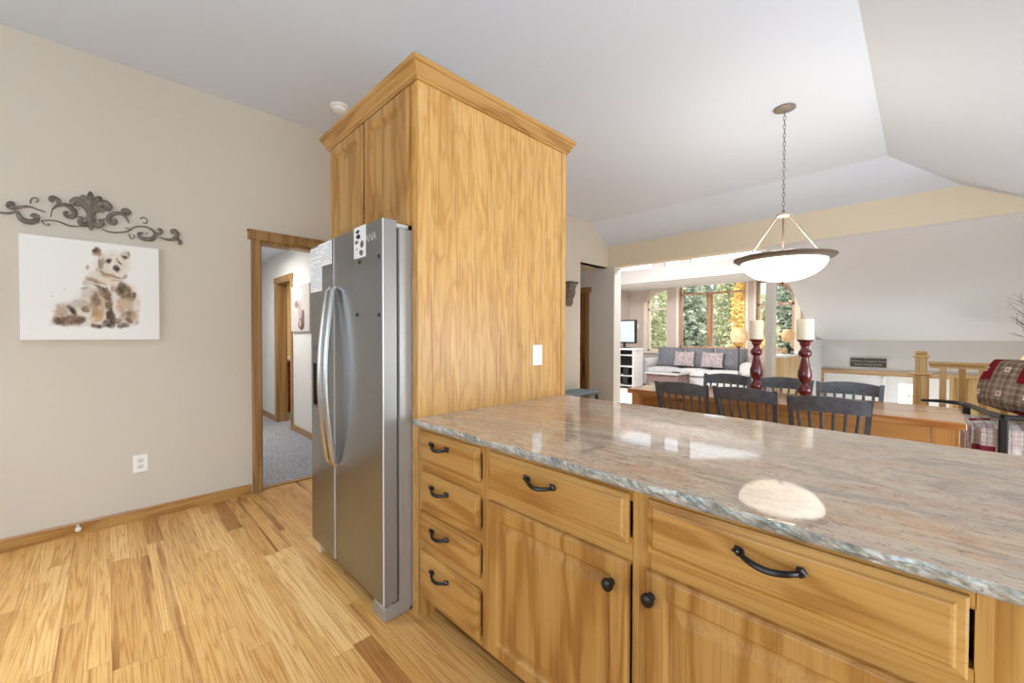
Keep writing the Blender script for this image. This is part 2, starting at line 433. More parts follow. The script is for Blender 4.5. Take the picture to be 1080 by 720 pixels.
ce = MB(); b = ce.bm
def face(*p): b.faces.new([b.verts.new(q) for q in p])
T = 0.08
def slab(poly, t=T):
    lo = [b.verts.new(p) for p in poly]; hi = [b.verts.new((p[0], p[1], p[2] + t)) for p in poly]
    b.faces.new(lo); b.faces.new(hi)
    for i in range(len(poly)):
        j = (i + 1) % len(poly); b.faces.new((lo[i], lo[j], hi[j], hi[i]))
slab([(XL - 0.1, -2.6, CZ), (-0.27, -2.6, CZ), (-0.27, 5.63, CZ), (XL - 0.1, 5.63, CZ)])
slab([(XL - 0.1, 5.63, CZ), (-0.27, 5.63, CZ), (0.28, YF + 0.01, 2.815), (XL - 0.1, YF + 0.01, 2.815)])
slab([(-0.27, -2.6, CZ), (2.0, -2.6, CZ - SL * 2.27), (2.0, YF + 0.01, CZ - SL * 2.27), (0.28, YF + 0.01, 2.815), (-0.27, 5.63, CZ)])
struct('ceiling', ce, CEIL)

w = MB(); T = 0.12
for (y0, y1, z0, z1) in ((-2.5, 0.894, 0, 3.2), (0.894, 1.70, 2.065, 3.2), (1.70, 5.34, 0, 3.2), (5.34, YF, 2.46, 3.2)):
    w.box(XL - T, XL, y0, y1, z0, z1)
struct('wall_left', w, WALLP)
w = MB()
w.prism([(-6.1, 2.47), (0.905, 2.47), (0.28, 2.83), (-6.1, 2.83)], 'Y', YF, YF + 0.22)
w.prism([(0.905, 2.47), (1.9, 1.917), (1.9, 2.7), (0.28, 2.7)], 'Y', YF + 0.02, YF + 0.22)
struct('wall_header', w, CREAMW)
w = MB(); w.box(-6.1, -3.72, YF, YF + 0.22, 0, 2.47); w.box(-1.46, -1.38, YF, YF + 0.2, -0.1, 2.47)
struct('wall_far', w, plain('wall_paint_lit_jamb', (212, 208, 200), 0.85, spec=0.2))  # same wall paint, paled for the light on the jamb
w = MB()   # wall behind the camera, opening added for the back fill light
for (x0, x1, z0, z1) in ((XL, -2.9, 0, 3.2), (-2.9, 0.7, 0, 0.72), (-2.9, 0.7, 2.4, 3.2), (0.7, 2.0, 0, 3.2)):
    w.box(x0, x1, -2.62, -2.5, z0, z1)
struct('wall_back', w, WALLP)
w = MB()  # right wall, openings added for the side fill lights
for (y0, y1, z0, z1) in ((-2.5, -1.0, -1.5, 2.0), (-1.0, 1.4, 1.84, 2.0), (-1.0, 1.4, -1.5, 0.1), (1.4, 2.5, -1.5, 2.0), (2.5, 4.7, -1.5, 0.2), (2.5, 4.7, 1.76, 2.0), (4.7, 9.45, -1.5, 2.75)):
    w.box(1.9, 2.02, y0, y1, z0, z1)
struct('wall_right', w, WALLP)
def window(name, axis, c, a0, a1, z0, z1, mull, mat, transoms=(), fw=0.06):
    f = MB(); t0, t1 = c - 0.04, c + 0.04
    def bar(p0, p1, q0, q1):
        if axis == 'Y': f.box(p0, p1, t0, t1, q0, q1, 0.006)
        else: f.box(t0, t1, p0, p1, q0, q1, 0.006)
    bar(a0, a0 + fw, z0, z1); bar(a1 - fw, a1, z0, z1); bar(a0, a1, z0, z0 + fw); bar(a0, a1, z1 - fw, z1)
    for m in mull: bar(m - fw / 2, m + fw / 2, z0, z1 if not transoms else transoms[0])
    for tz in transoms: bar(a0, a1, tz - fw / 2, tz + fw / 2)
    o = struct(name, f, mat)
    g = MB()
    if axis == 'Y': g.box(a0, a1, c - 0.004, c + 0.004, z0, z1)
    else: g.box(c - 0.004, c + 0.004, a0, a1, z0, z1)
    struct('glass_pane', g, GLASS, parent=o); return o
window('window_1', 'Y', -2.56, -2.9, 0.7, 0.72, 2.4, (-1.7, -0.5), trimoak('Z'))  # unseen windows here and below, added for the kitchen fill lights
window('window_2', 'X', 1.96, -1.0, 1.4, 0.1, 1.84, (0.2,), trimoak('Z'))
window('window_3', 'X', 1.96, 2.5, 4.7, 0.2, 1.76, (3.6,), trimoak('Z'))

# baseboard and door casing on the left wall
def baseboard(name, y0, y1):
    bb = MB(); bb.prism([(XL, 0), (XL + 0.014, 0), (XL + 0.014, 0.07), (XL + 0.006, 0.08), (XL, 0.08)], 'Y', y0, y1)
    struct(name, bb, oak('Y'))
baseboard('baseboard_left', -2.5, 0.82)
baseboard('baseboard_1', 1.775, 5.34)
t = MB()
t.box(XL, XL + 0.02, 0.828, 0.894, 0, 2.065, 0.004); t.box(XL, XL + 0.02, 1.70, 1.766, 0, 2.065, 0.004)
t.box(XL, XL + 0.024, 0.806, 1.79, 2.065, 2.14, 0.005); t.box(XL, XL + 0.03, 0.80, 1.796, 2.125, 2.145, 0.004)
t.box(XL - 0.13, XL, 0.885, 0.905, 0, 2.065); t.box(XL - 0.13, XL, 1.69, 1.71, 0, 2.065); t.box(XL - 0.13, XL, 0.894, 1.70, 2.045, 2.066)
struct('trim_1', t, trimoak('Z'))
struct('trim_2', MB().box(XL - 0.09, XL - 0.03, 0.905, 1.69, 0, 0.012, 0.004), trimoak('Y'))

# hall beyond the doorway
HY = 1.78
w = MB()
w.box(-6.06, XL - T, HY, HY + 0.12, 0, 2.5); w.box(-8.6, -6.72, HY, HY + 0.12, 0, 2.5); w.box(-6.72, -6.06, HY, HY + 0.12, 2.06, 2.5)
w.box(-8.6, -8.48, 0.2, HY, 0, 2.5); w.box(-8.6, XL - T, 0.2, 0.32, 0, 2.5)
struct('wall_hall', w, HALLP)
struct('ceiling_hall', MB().box(-8.6, XL - T, 0.2, 5.0, 2.45, 2.53), CEIL)
w = MB(); w.box(-8.4, -8.28, HY + 0.12, 4.2, 0, 2.5); w.box(-8.4, -5.4, 4.2, 4.32, 0, 2.5); w.box(-5.4, -5.28, HY + 0.12, 4.32, 0, 2.5)
w.box(-6.72, -6.6, HY + 0.12, HY + 0.13, 2.1, 2.11)
struct('wall_bath', w, plain('bath_paint', (232, 206, 160), 0.8))
t = MB()
for (x0, x1, z0, z1) in ((-6.80, -6.72, 0, 2.06), (-6.06, -5.99, 0, 2.06), (-6.83, -5.965, 2.06, 2.13)):
    t.box(x0, x1, HY - 0.018, HY, z0, z1, 0.004)
t.box(-6.72, -6.70, HY - 0.01, HY + 0.13, 0, 2.06); t.box(-6.08, -6.06, HY - 0.01, HY + 0.13, 0, 2.06); t.box(-6.72, -6.06, HY - 0.01, HY + 0.13, 2.04, 2.06)
struct('trim_3', t, trimoak('Z'))
bb = MB(); bb.box(-5.99, XL - T, HY - 0.014, HY, 0.004, 0.085, 0.003); bb.box(-8.48, -6.80, HY - 0.014, HY, 0.004, 0.085, 0.003)
struct('baseboard_hall', bb, trimoak('X'))

# passage beside the great room
w = MB(); w.box(-6.1, XL - T, 5.22, 5.34, 0, 2.5); w.box(-6.2, -6.08, 5.2, YF, 0, 2.5)
struct('wall_passage', w, WALLP)
struct('ceiling_passage', MB().box(-6.1, XL - T + 0.12, 5.3, YF + 0.05, 2.46, 2.52), WALLP)
t = MB(); t.box(-4.30, -4.21, YF - 0.02, YF, 0, 2.06, 0.004); t.box(-5.24, -5.15, YF - 0.02, YF, 0, 2.06, 0.004); t.box(-5.27, -4.18, YF - 0.024, YF, 2.06, 2.16, 0.004)
struct('trim_4', t, trimoak('Z'))
d = MB(); d.rings_panel(-5.15, -4.30, 0.01, 2.06, YF - 0.001, [(0, 0), (0, 0.006), (0.11, 0.006), (0.13, 0.001), (0.2, 0.005)])
struct('door_1', d, wood('brown_door', (92, 56, 24), (128, 82, 40), (146, 98, 52), 'Z'))

# ------------------------------------------------------------------ great room
GY = 10.8
def arch(x):
    if x < -4.5: return 2.12 + 0.48 * math.sqrt(max(0, 1 - ((x + 4.86) / 0.62) ** 2))
    return 2.12 + 0.48 * math.sqrt(max(0, 1 - ((x + 2.74) / 0.76) ** 2))
w = MB()
w.box(-6.1, -5.46, GY, GY + 0.15, 0, 2.66); w.box(-4.86, -4.55, GY - 0.06, GY + 0.15, 0, 2.66)
w.box(-2.955, -2.74, GY - 0.06, GY + 0.15, 0, 2.66); w.box(-2.0, -1.3, GY, GY + 0.15, 0, 2.66)
w.box(-5.46, -4.86, GY, GY + 0.15, 0, 0.86); w.box(-4.55, -2.955, GY, GY + 0.15, 0, 0.97); w.box(-2.74, -2.0, GY, GY + 0.15, 0, 0.95)
for (x0, x1) in ((-5.46, -4.86), (-2.74, -2.0)):
    n = 14
    pts = [(x0 + (x1 - x0) * i / n, arch(x0 + (x1 - x0) * i / n)) for i in range(n + 1)]
    w.prism(pts + [(x1, 2.66), (x0, 2.66)], 'Y', GY, GY + 0.15)
w.box(-6.14, -6.02, 6.37, GY, 0, 3.4)
struct('wall_great_room', w, MAUVE)
w = MB()   # dropped soffit over the window bay and the wall with the high windows
w.box(-6.05, -1.4, 9.3, GY, 2.57, 2.66)
struct('ceiling_bay', w, plain('bay_white', (238, 238, 238), 0.8))
w = MB()
w.box(-6.05, -1.4, 9.2, 9.3, 2.57, 2.9)
for (x0, x1) in ((-6.05, -5.4), (-4.55, -4.25), (-3.9, -3.66), (-2.27, -1.4)): w.box(x0, x1, 9.2, 9.3, 2.9, 3.7)
w.box(-5.4, -4.55, 9.2, 9.3, 3.22, 3.7); w.box(-4.25, -3.9, 9.2, 9.3, 3.22, 3.7)
w.prism([(-3.66, 3.32), (-2.27, 2.97), (-2.27, 3.7), (-3.66, 3.7)], 'Y', 9.2, 9.3)
struct('wall_bay', w, plain('bay_paint', (200, 194, 190), 0.85, spec=0.2))
g = MB()
for (x0, x1, z1) in ((-5.4, -4.55, 3.22), (-4.25, -3.9, 3.22)): g.box(x0, x1, 9.24, 9.25, 2.9, z1)
g.prism([(-3.66, 2.9), (-2.27, 2.9), (-2.27, 2.97), (-3.66, 3.32)], 'Y', 9.24, 9.25)
struct('window_4', g, GLASS)
w = MB()
for (xa, za, xb, zb) in ((-6.1, 3.05, -3.7, 3.65), (-3.7, 3.65, -1.3, 3.05)):
    w.prism([(xa, za), (xb, zb), (xb, zb + 0.08), (xa, za + 0.08)], 'Y', 6.3, 9.3)
struct('ceiling_great_room', w, CEIL)
w = MB()
w.prism([(-6.1, 2.8), (-1.3, 2.8), (-1.3, 3.15), (-3.7, 3.75), (-6.1, 3.15)], 'Y', 6.2, 6.36)
struct('wall_gable', w, WALLP)
WF = wood('window_oak', (182, 142, 112), (206, 170, 140), (216, 184, 156), 'Z', across=14, rings=3)
CREAM = plain('cream_trim', (236, 224, 206), 0.5)
PINKW = plain('arch_trim', (222, 208, 200), 0.6)
w5 = window('window_5', 'Y', GY + 0.06, -4.55, -2.955, 0.97, 2.72, (), WF, (2.37,), 0.05)
struct('mullion', MB().box(-3.875, -3.735, GY + 0.03, GY + 0.10, 1.0, 2.35, 0.006), wood('mullion_oak', (150, 108, 76), (176, 130, 94), (190, 146, 108), 'Z', across=14, rings=3), parent=w5)
def archwin(name, x0, x1, z0, bar):
    f = MB(); n = 14; fw = 0.06; yc = GY + 0.06
    f.box(x0, x0 + fw, yc - 0.04, yc + 0.04, z0, arch(x0) + 0.04, 0.004); f.box(x1 - fw, x1, yc - 0.04, yc + 0.04, z0, arch(x1), 0.004)
    f.box(x0, x1, yc - 0.04, yc + 0.04, z0, z0 + fw, 0.004); f.box(x0, x1, yc - 0.04, yc + 0.04, bar - 0.03, bar + 0.03, 0.004)
    xs = [x0 + (x1 - x0) * i / n for i in range(n + 1)]
    f.prism([(x, arch(x) + 0.01) for x in xs] + [(x, arch(x) - 0.07) for x in reversed(xs)], 'Y', yc - 0.04, yc + 0.04)
    o = struct(name, f, CREAM if x0 < -4 else WF)
    g = MB(); g.prism([(x0, z0)] + [(x, arch(x)) for x in xs] + [(x1, z0)], 'Y', yc - 0.004, yc + 0.004)
    struct('glass_pane', g, GLASS, parent=o)
    t = MB()
    t.prism([(x, min(2.565, arch(x) + 0.11)) for x in xs] + [(x, min(2.56, arch(x) - 0.005)) for x in reversed(xs)], 'Y', GY - 0.03, GY)
    return struct('arch_casing', t, PINKW, parent=o)
archwin('window_6', -5.46, -4.86, 0.86, 2.02); archwin('window_7', -2.74, -2.0, 0.95, 2.02)
t = MB()
t.box(-5.57, -5.46, GY - 0.03, GY, 0.78, 2.23, 0.004); t.box(-5.57, -4.86, GY - 0.04, GY, 0.80, 0.86, 0.004)
t.box(-4.62, -4.55, GY - 0.08, GY - 0.06, 0.9, 2.57, 0.004); t.box(-2.955, -2.90, GY - 0.08, GY - 0.06, 0.9, 2.57, 0.004)
t.box(-2.79, -2.74, GY - 0.08, GY - 0.06, 0.9, 2.57, 0.004); t.box(-2.0, -1.88, GY - 0.03, GY, 0.78, 2.23, 0.004)
struct('trim_5', t, CREAM)

# ------------------------------------------------------------------ stairwell beyond the railing
EY = 9.33
def sof(y): return 1.225 + 0.388 * (EY - y)
w = MB(); w.prism([(YF + 0.02, sof(YF + 0.02)), (EY, sof(EY)), (EY, sof(EY) + 0.1), (YF + 0.02, sof(YF + 0.02) + 0.1)], 'X', -1.4, 1.95)
struct('ceiling_stair', w, WALLG)
w = MB(); w.prism([(6.36, sof(6.36) + 0.1), (EY, sof(EY) + 0.1), (EY, 3.12), (6.36, 3.12)], 'X', -1.42, -1.32)
w.box(-1.42, -1.32, EY, GY, 0, 3.12)
struct('wall_cheek', w, MAUVE)
w = MB(); w.box(-1.4, 1.95, EY, EY + 0.1, 0.62, 1.3); w.box(-1.4, -1.31, EY, EY + 0.1, -1.4, 0.62); w.box(0.62, 1.95, EY, EY + 0.1, -1.4, 0.62)
struct('wall_entry', w, WALLG)
w = MB(); w.box(-1.4, -1.3, 8.15, EY, -1.4, 1.225); w.box(-1.4, -1.3, 6.37, 8.15, -1.4, 0.0)
struct('wall_stair', w, WALLG)
struct('wall_stair_front', MB().box(-1.4, 1.9, 6.08, 6.2, -1.5, -0.12), WALLG)
s = MB()
for k in range(7): s.box(-1.3, -0.1, 6.2 + 0.26 * k, 6.46 + 0.26 * k, -1.4, -0.2 - 0.2 * k + 0.001)
struct('floor_stairs', s, plain('stair_carpet', (196, 188, 178), 0.95))
hw = MB(); hw.box(-1.40, -1.34, 6.37, 8.15, 0, 1.0)
o = struct('wall_low', hw, palewood('Z'))
bd = MB()
k = 6.37
while k < 8.1:
    bd.box(-1.342, -1.33, k + 0.004, k + 0.086, 0.0, 1.0, 0.004); k += 0.09
struct('board_cladding', bd, palewood('Z'), parent=o)
struct('ledge', MB().box(-1.44, -1.29, 6.37, 8.17, 1.0, 1.035, 0.006), WHITE, parent=o)
# front door at the foot of the stairs
t = MB(); t.box(-1.31, -1.265, EY - 0.02, EY + 0.1, -1.4, 0.62, 0.004); t.box(-1.38, 0.72, EY - 0.024, EY, 0.62, 0.70, 0.004); t.box(0.62, 0.70, EY - 0.02, EY + 0.1, -1.4, 0.62, 0.004)
struct('trim_6', t, wood('entry_oak', (168, 134, 96), (190, 158, 120), (200, 170, 132), 'X', across=14, rings=3))
d = MB(); d.box(-1.265, -0.47, EY + 0.04, EY + 0.08, -1.4, 0.62); d.rings_panel(-1.16, -0.56, -0.5, 0.5, EY + 0.04, [(0, 0), (0.02, 0.008), (0.05, 0.004)])
d.box(-0.47, -0.405, EY - 0.01, EY + 0.1, -1.4, 0.62, 0.006)
struct('door_2', d, WHITE)
d = MB()
for (x0, x1, z0, z1) in ((-0.405, -0.27, -1.4, 0.62), (0.46, 0.62, -1.4, 0.62), (-0.27, 0.46, 0.50, 0.62), (-0.02, 0.46, -0.3, 0.5), (-0.27, 0.46, -1.4, -0.3)): d.box(x0, x1, EY + 0.03, EY + 0.075, z0, z1)
for i in range(1, 2): d.box(-0.27 + i * 0.125 - 0.006, -0.27 + i * 0.125 + 0.006, EY + 0.045, EY + 0.06, -0.3, 0.5)
for i in range(1, 4): d.box(-0.27, 0.46, EY + 0.045, EY + 0.06, -0.3 + i * 0.2 - 0.008, -0.3 + i * 0.2 + 0.008)
o = struct('door_3', d, WHITE)
struct('glass_pane', MB().box(-0.27, 0.46, EY + 0.05, EY + 0.055, -0.3, 0.5), GLASS, parent=o)
w = MB(); w.box(0.28, 1.9, 8.2, 8.28, -1.4, 0.74)
o = struct('wall_landing', w, palewood('Z'))
bd = MB(); k = 0.33
while k < 1.85: bd.box(k + 0.004, k + 0.10, 8.188, 8.202, -1.4, 0.72, 0.004); k += 0.107
bd.box(0.27, 0.33, 8.18, 8.29, -1.4, 0.73, 0.004)
struct('board_cladding', bd, palewood('Z'), parent=o)
struct('ledge', MB().box(0.24, 1.9, 8.15, 8.32, 0.735, 0.765, 0.006), palewood('X'), parent=o)

# ------------------------------------------------------------------ outside ground
struct('ground', MB().box(-30, 30, 10.95, 60, -3.3, -3.2), plain('meadow', (206, 204, 194), 0.95, var=0.25, vscale=1.5))

# ------------------------------------------------------------------ kitchen: refrigerator surround
CY = 1.01
r = root('refrigerator_cabinet', 'tall honey oak cabinet enclosing the refrigerator, with two doors above and crown moulding', 'cabinet', (-2.14, 1.55, 0))
m = MB(); m.box(-1.68, -1.63, CY, 2.056, 0, 2.47); m.box(-1.68, -1.627, 2.060, 2.105, 0, 2.47, 0.003)
part('end_panel', m, oakp('Z'), r, label='broad oak side panel facing the counter')
part('side_panel', MB().box(-2.655, -2.605, CY, 2.10, 0, 2.47, 0.002), oakp('Z'), r)
part('back_panel', MB().box(-2.605, -1.68, 2.08, 2.10, 0, 2.47), oakp('Z'), r)
m = MB(); m.box(-2.605, -1.68, CY + 0.02, 2.08, 1.83, 2.47)
m.box(-2.605, -1.68, CY, CY + 0.02, 2.42, 2.47); m.box(-2.605, -1.68, CY, CY + 0.02, 1.83, 1.87); m.box(-2.605, -2.56, CY, CY + 0.02, 1.87, 2.42); m.box(-1.73, -1.68, CY, CY + 0.02, 1.87, 2.42); m.box(-2.165, -2.115, CY, CY + 0.02, 1.87, 2.42)
part('cabinet_box', m, oak('Z'), r)
DOORP = [(0, 0), (0, 0.014), (0.006, 0.022), (0.056, 0.022), (0.062, 0.016), (0.070, 0.006), (0.080, 0.005), (0.112, 0.012), (0.116, 0.0125)]
for x0, x1 in ((-2.60, -2.155), (-2.125, -1.685)):
    part('door', MB().rings_panel(x0, x1, 1.805, 2.44, CY, DOORP), oak('Z'), r)
m = MB(); prof = [(0.0, 2.455), (0.010, 2.455), (0.012, 2.466), (0.018, 2.470), (0.022, 2.486), (0.034, 2.500), (0.038, 2.512), (0.046, 2.516), (0.048, 2.532), (0.048, 2.538), (0.0, 2.538)]
cs = [(-2.655, CY, -1, -1), (-1.63, CY, 1, -1), (-1.63, 2.105, 1, 1), (-2.655, 2.105, -1, 1)]
for i in range(4):
    mm = MB().loft([[(x + dx * o_, y + dy * o_, z) for o_, z in prof] for (x, y, dx, dy) in (cs[i], cs[(i + 1) % 4])], cap=False)
    part('crown_molding', mm, oak('XYXY'[i]), r)
part('cabinet_top', MB().box(-2.655, -1.63, CY, 2.105, 2.47, 2.49), oakp('Z'), r)

# refrigerator
r = root('refrigerator', 'stainless steel side by side refrigerator with two bowed handles', 'refrigerator', (-2.13, 1.4, 0))
m = MB(); m.box(-2.58, -1.685, 0.945, 1.85, 0.012, 1.785, 0.006)
part('body', m, FRSIDE, r, label='grey painted refrigerator body')
part('gasket', MB().box(-2.565, -1.70, 0.930, 0.946, 0.09, 1.78), plain('gasket_rubber', (40, 40, 42), 0.7), r, label='dark door gasket')
def fdoor(name, x0, x1):
    m = MB()
    n = 8; rings = []
    pr = [(x0, 0.93), (x0, 0.876)] + [(x0 + 0.012 * (1 - cos(a * pi / 8)), 0.876 - 0.012 * sin(a * pi / 8)) for a in range(1, 5)] + [(x1 - 0.012 * (1 - cos(a * pi / 8)), 0.876 - 0.012 * sin(a * pi / 8)) for a in range(4, 0, -1)] + [(x1, 0.876), (x1, 0.93)]
    m.prism(pr, 'Z', 0.082, 1.812)
    return m
lf = fdoor('freezer_door', -2.582, -2.232)
part('freezer_door', lf, STEEL, r, smooth=True)
part('fresh_food_door', fdoor('d', -2.225, -1.682), STEEL, r, smooth=True)
part('door_side', MB().box(-1.6835, -1.6785, 0.868, 0.93, 0.082, 1.812), plain('door_side_taupe', (150, 146, 140), 0.42, metal=0.55), r, label='taupe grey side of the right door')
EDGE = plain('edge_silver', (214, 214, 212), 0.35, metal=0.3)
part('door_edge_trim', MB().box(-1.687, -1.6783, 0.8632, 0.869, 0.082, 1.812, 0.0015), EDGE, r, label='bright steel edge of the right door')
part('door_edge_trim', MB().box(-2.234, -2.2285, 0.8630, 0.9, 0.082, 1.812), EDGE, r, label='bright steel edge at the door split')
for x in (-2.268, -2.188):
    pts = [(x, 0.862, 1.545), (x, 0.845, 1.53)] + [(x, 0.845 - 0.042 * sin(pi * k / 14), 1.53 - 0.91 * k / 14) for k in range(1, 14)] + [(x, 0.845, 0.62), (x, 0.862, 0.605)]
    part('handle', MB().tube(pts, 0.0155, 10, flat=1.0), STEELB, r, smooth=True, label='bowed bright steel handle')
m = MB(); m.box(-2.535, -2.315, 0.858, 0.866, 0.87, 1.235, 0.004)
dp = part('dispenser', m, plain('dispenser_grey', (110, 110, 112), 0.35, metal=0.6), r, label='ice and water dispenser on the left door')
part('dispenser_recess', MB().box(-2.52, -2.33, 0.8565, 0.8595, 0.89, 1.13, 0.001), plain('matte_black', (8, 8, 9), 0.7, spec=0.15), dp, label='black recess of the dispenser')
m = MB(); m.box(-1.79, -1.682, 0.868, 1.0, 0.0, 0.068, 0.006); m.cyl((-1.70, 0.9, 0.065), (-1.70, 0.9, 0.085), 0.012)
part('foot_bracket', m, FRSIDE, r, label='grey hinge bracket at the lower right corner')
m = MB(); m.box(-2.578, -2.50, 0.885, 0.97, 0.0, 0.06, 0.004)
part('foot_bracket', m, plain('foot_cream', (214, 190, 156), 0.5), r, label='pale foot at the lower left corner')
part('toe_shadow', MB().box(-2.5, -1.79, 0.99, 1.01, 0.012, 0.09), DARK, r, label='dark strip standing in for the shadow under the doors')  # black strip put in as the shadow beneath the doors
m = MB(); m.box(-1.80, -1.69, 0.88, 1.0, 1.786, 1.806, 0.005)
part('hinge_cover', m, plain('hinge_grey', (196, 192, 186), 0.5), r, label='grey hinge cover on top')
# lettering on the door
def text_mesh(txt, size, mat, loc, rot, name, parent, ext=0.0006, align='CENTER'):
    cu = bpy.data.curves.new(name, 'FONT'); cu.body = txt; cu.size = size; cu.extrude = ext; cu.align_x = align; cu.align_y = 'CENTER'
    o = bpy.data.objects.new(name, cu); COL.objects.link(o)
    dg = bpy.context.evaluated_depsgraph_get(); dg.update()
    me = bpy.data.meshes.new_from_object(o.evaluated_get(dg)); bpy.data.objects.remove(o); bpy.data.curves.remove(cu)
    me.name = name; me.materials.clear(); me.materials.append(mat)
    off = Vector(OFF[parent.name])
    me.transform(Matrix.Translation(Vector(loc) - off) @ Matrix(rot).to_4x4() if not isinstance(rot, Matrix) else Matrix.Translation(Vector(loc) - off) @ rot.to_4x4())
    q = bpy.data.objects.new(name, me); COL.objects.link(q); q.parent = parent; OFF[q.name] = OFF[parent.name]
    return q
RXZ = Matrix.Rotation(pi / 2, 3, 'X')       # text standing, facing -Y
lg = text_mesh('ANA', 0.052, plain('logo_silver', (206, 206, 204), 0.3, metal=0.3), (-1.795, 0.8632, 1.744), RXZ, 'logo_lettering', r)
lg['label'] = 'pale raised maker lettering'

# papers, photo strip and magnets stuck on the doors
FY = 0.8636
def paper(name, x0, x1, z0, z1, y, label, group, rows, seed, cat='paper'):
    rr = random.Random(seed)
    q = root(name, label, cat, ((x0 + x1) / 2, y, z0), group)
    part('sheet', MB().box(x0, x1, y - 0.0012, y, z0, z1), plain('paper_white', (232, 232, 234), 0.8), q)
    m = MB(); zz = z1 - 0.02
    while zz > z0 + 0.012:
        a = x0 + 0.012
        while a < x1 - 0.02:
            l = rr.uniform(0.012, 0.045); e = min(a + l, x1 - 0.012)
            if rr.random() < rows: m.box(a, e, y - 0.0017, y - 0.0012, zz, zz + 0.004)
            a = e + 0.006
        zz -= 0.013
    part('printed_lines', m, plain('faint_print', (176, 180, 188), 0.8), q)
    return q
paper('paper_sheet', -2.577, -2.395, 1.545, 1.80, FY, 'long white printed sheet at the outer edge of the freezer door', 'papers on the freezer door', 0.8, 3)
paper('paper_sheet', -2.44, -2.245, 1.68, 1.808, FY - 0.0025, 'short white printed sheet overlapping the longer one, beside the door split', 'papers on the freezer door', 0.7, 4)
q = root('photo_strip', 'white strip of small dark pictures at the top of the right refrigerator door', 'photo', (-1.907, FY, 1.665))
part('sheet', MB().box(-1.972, -1.843, FY - 0.0015, FY, 1.665, 1.815), plain('paper_white', (232, 232, 234), 0.8), q)
for (dx, dz, sx, sz, c) in ((0.045, 0.128, 0.020, 0.011, (34, 36, 46)), (0.052, 0.103, 0.024, 0.012, (24, 26, 34)), (0.030, 0.078, 0.022, 0.009, (130, 92, 96)), (0.092, 0.062, 0.020, 0.016, (112, 88, 96)), (0.082, 0.022, 0.022, 0.016, (120, 96, 98)), (0.035, 0.045, 0.012, 0.006, (170, 170, 174))):
    m = MB(); n = 9; rr = random.Random(int(dx * 999))
    m.prism([(-1.972 + dx + sx * cos(2 * pi * k / n) * rr.uniform(0.7, 1.15), 1.665 + dz + sz * sin(2 * pi * k / n) * rr.uniform(0.7, 1.2)) for k in range(n)], 'Y', FY - 0.0022, FY - 0.0014)
    part('picture', m, plain('print_%d_%d_%d' % c, c, 0.7), q)
for (x, z, l) in ((-1.712, 1.647, 'small dark round magnet below the lettering, near the door edge'), (-1.910, 1.645, 'small dark round magnet just under the photo strip'), (-1.714, 1.385, 'small dark round magnet lower down near the door edge'), (-1.938, 1.393, 'small dark round magnet lower down near the handles')):
    solo('fridge_magnet', MB().lathe([(0.0, -0.006), (0.007, -0.006), (0.009, -0.003), (0.009, 0.0)], (x, FY, z), 'Y', 12), plain('magnet_dark', (44, 44, 48), 0.4), l, 'magnet', loc=(x, FY, z), group='magnets on the refrigerator door')

# ------------------------------------------------------------------ base cabinets and granite counter
DY = CY                         # drawer fronts sit on the face frame
DRAW = [(0, 0), (0, 0.010), (0.004, 0.0125), (0.014, 0.014), (0.018, 0.019), (0.022, 0.020)]
def pull(x, z, half, parent):
    m = MB(); y = DY - 0.02
    pts = []
    for k in range(13):
        t = k / 12; xx = x - half + 2 * half * t
        pts.append((xx, y - 0.006 - 0.022 * sin(pi * t) ** 0.7, z + 0.004 - 0.008 * sin(pi * t)))
    m.tube(pts, [0.0056 + 0.0018 * sin(pi * k / 12) for k in range(13)], 8)
    for s in (-1, 1):
        c = (x + s * half, y, z + 0.004)
        m.lathe([(0.0, -0.012), (0.007, -0.012), (0.009, -0.006), (0.010, 0.0)], c, 'Y', 12)
        m.tube([(c[0], y - 0.008, c[2]), (c[0] + s * 0.008, y - 0.013, c[2] + 0.006), (c[0] + s * 0.004, y - 0.014, c[2] + 0.013), (c[0] - s * 0.004, y - 0.012, c[2] + 0.012)], [0.006, 0.006, 0.0055, 0.004], 8)
    part('pull_handle', m, BLACKM, parent, smooth=True, label='black iron pull')
def knob(x, z, parent):
    m = MB(); m.lathe([(0.0, -0.034), (0.010, -0.033), (0.0165, -0.028), (0.018, -0.022), (0.0155, -0.015), (0.008, -0.011), (0.007, -0.003), (0.011, 0.0)], (x, DY - 0.02, z), 'Y', 20)
    part('knob', m, BLACKM, parent, smooth=True, label='round black iron knob')
def carcass(r, x0, x1, stiles, rails, toe=True):
    m = MB(); m.box(x0, x1, CY + 0.14, 1.70, 0.10, 0.876); m.box(x0, x1, CY + 0.005, CY + 0.14, 0.10, 0.115)
    for a, b_ in stiles: m.box(a, b_, CY, CY + 0.141, 0.10, 0.876)
    part('carcass', m, oak('Z'), r)
    for a, b_, z0, z1 in rails: part('face_rail', MB().box(a, b_ + 0.001, CY, CY + 0.03, z0, z1), oak('X'), r)
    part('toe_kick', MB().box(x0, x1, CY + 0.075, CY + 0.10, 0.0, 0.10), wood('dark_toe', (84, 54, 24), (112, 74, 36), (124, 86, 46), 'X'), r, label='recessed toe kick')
r = root('base_cabinet', 'narrow oak base cabinet with a stack of four drawers, next to the refrigerator', 'cabinet', (-1.385, 1.35, 0), 'base cabinets under the granite counter')
carcass(r, -1.627, -1.155, [(-1.627, -1.59), (-1.174, -1.155)], [(-1.59, -1.174, 0.845, 0.876), (-1.59, -1.174, 0.67, 0.745), (-1.59, -1.174, 0.49, 0.56), (-1.59, -1.174, 0.31, 0.38), (-1.59, -1.174, 0.10, 0.14)])
part('carcass_leg', MB().box(-1.627, -1.598, CY, 1.70, 0, 0.10), oak('Z'), r)
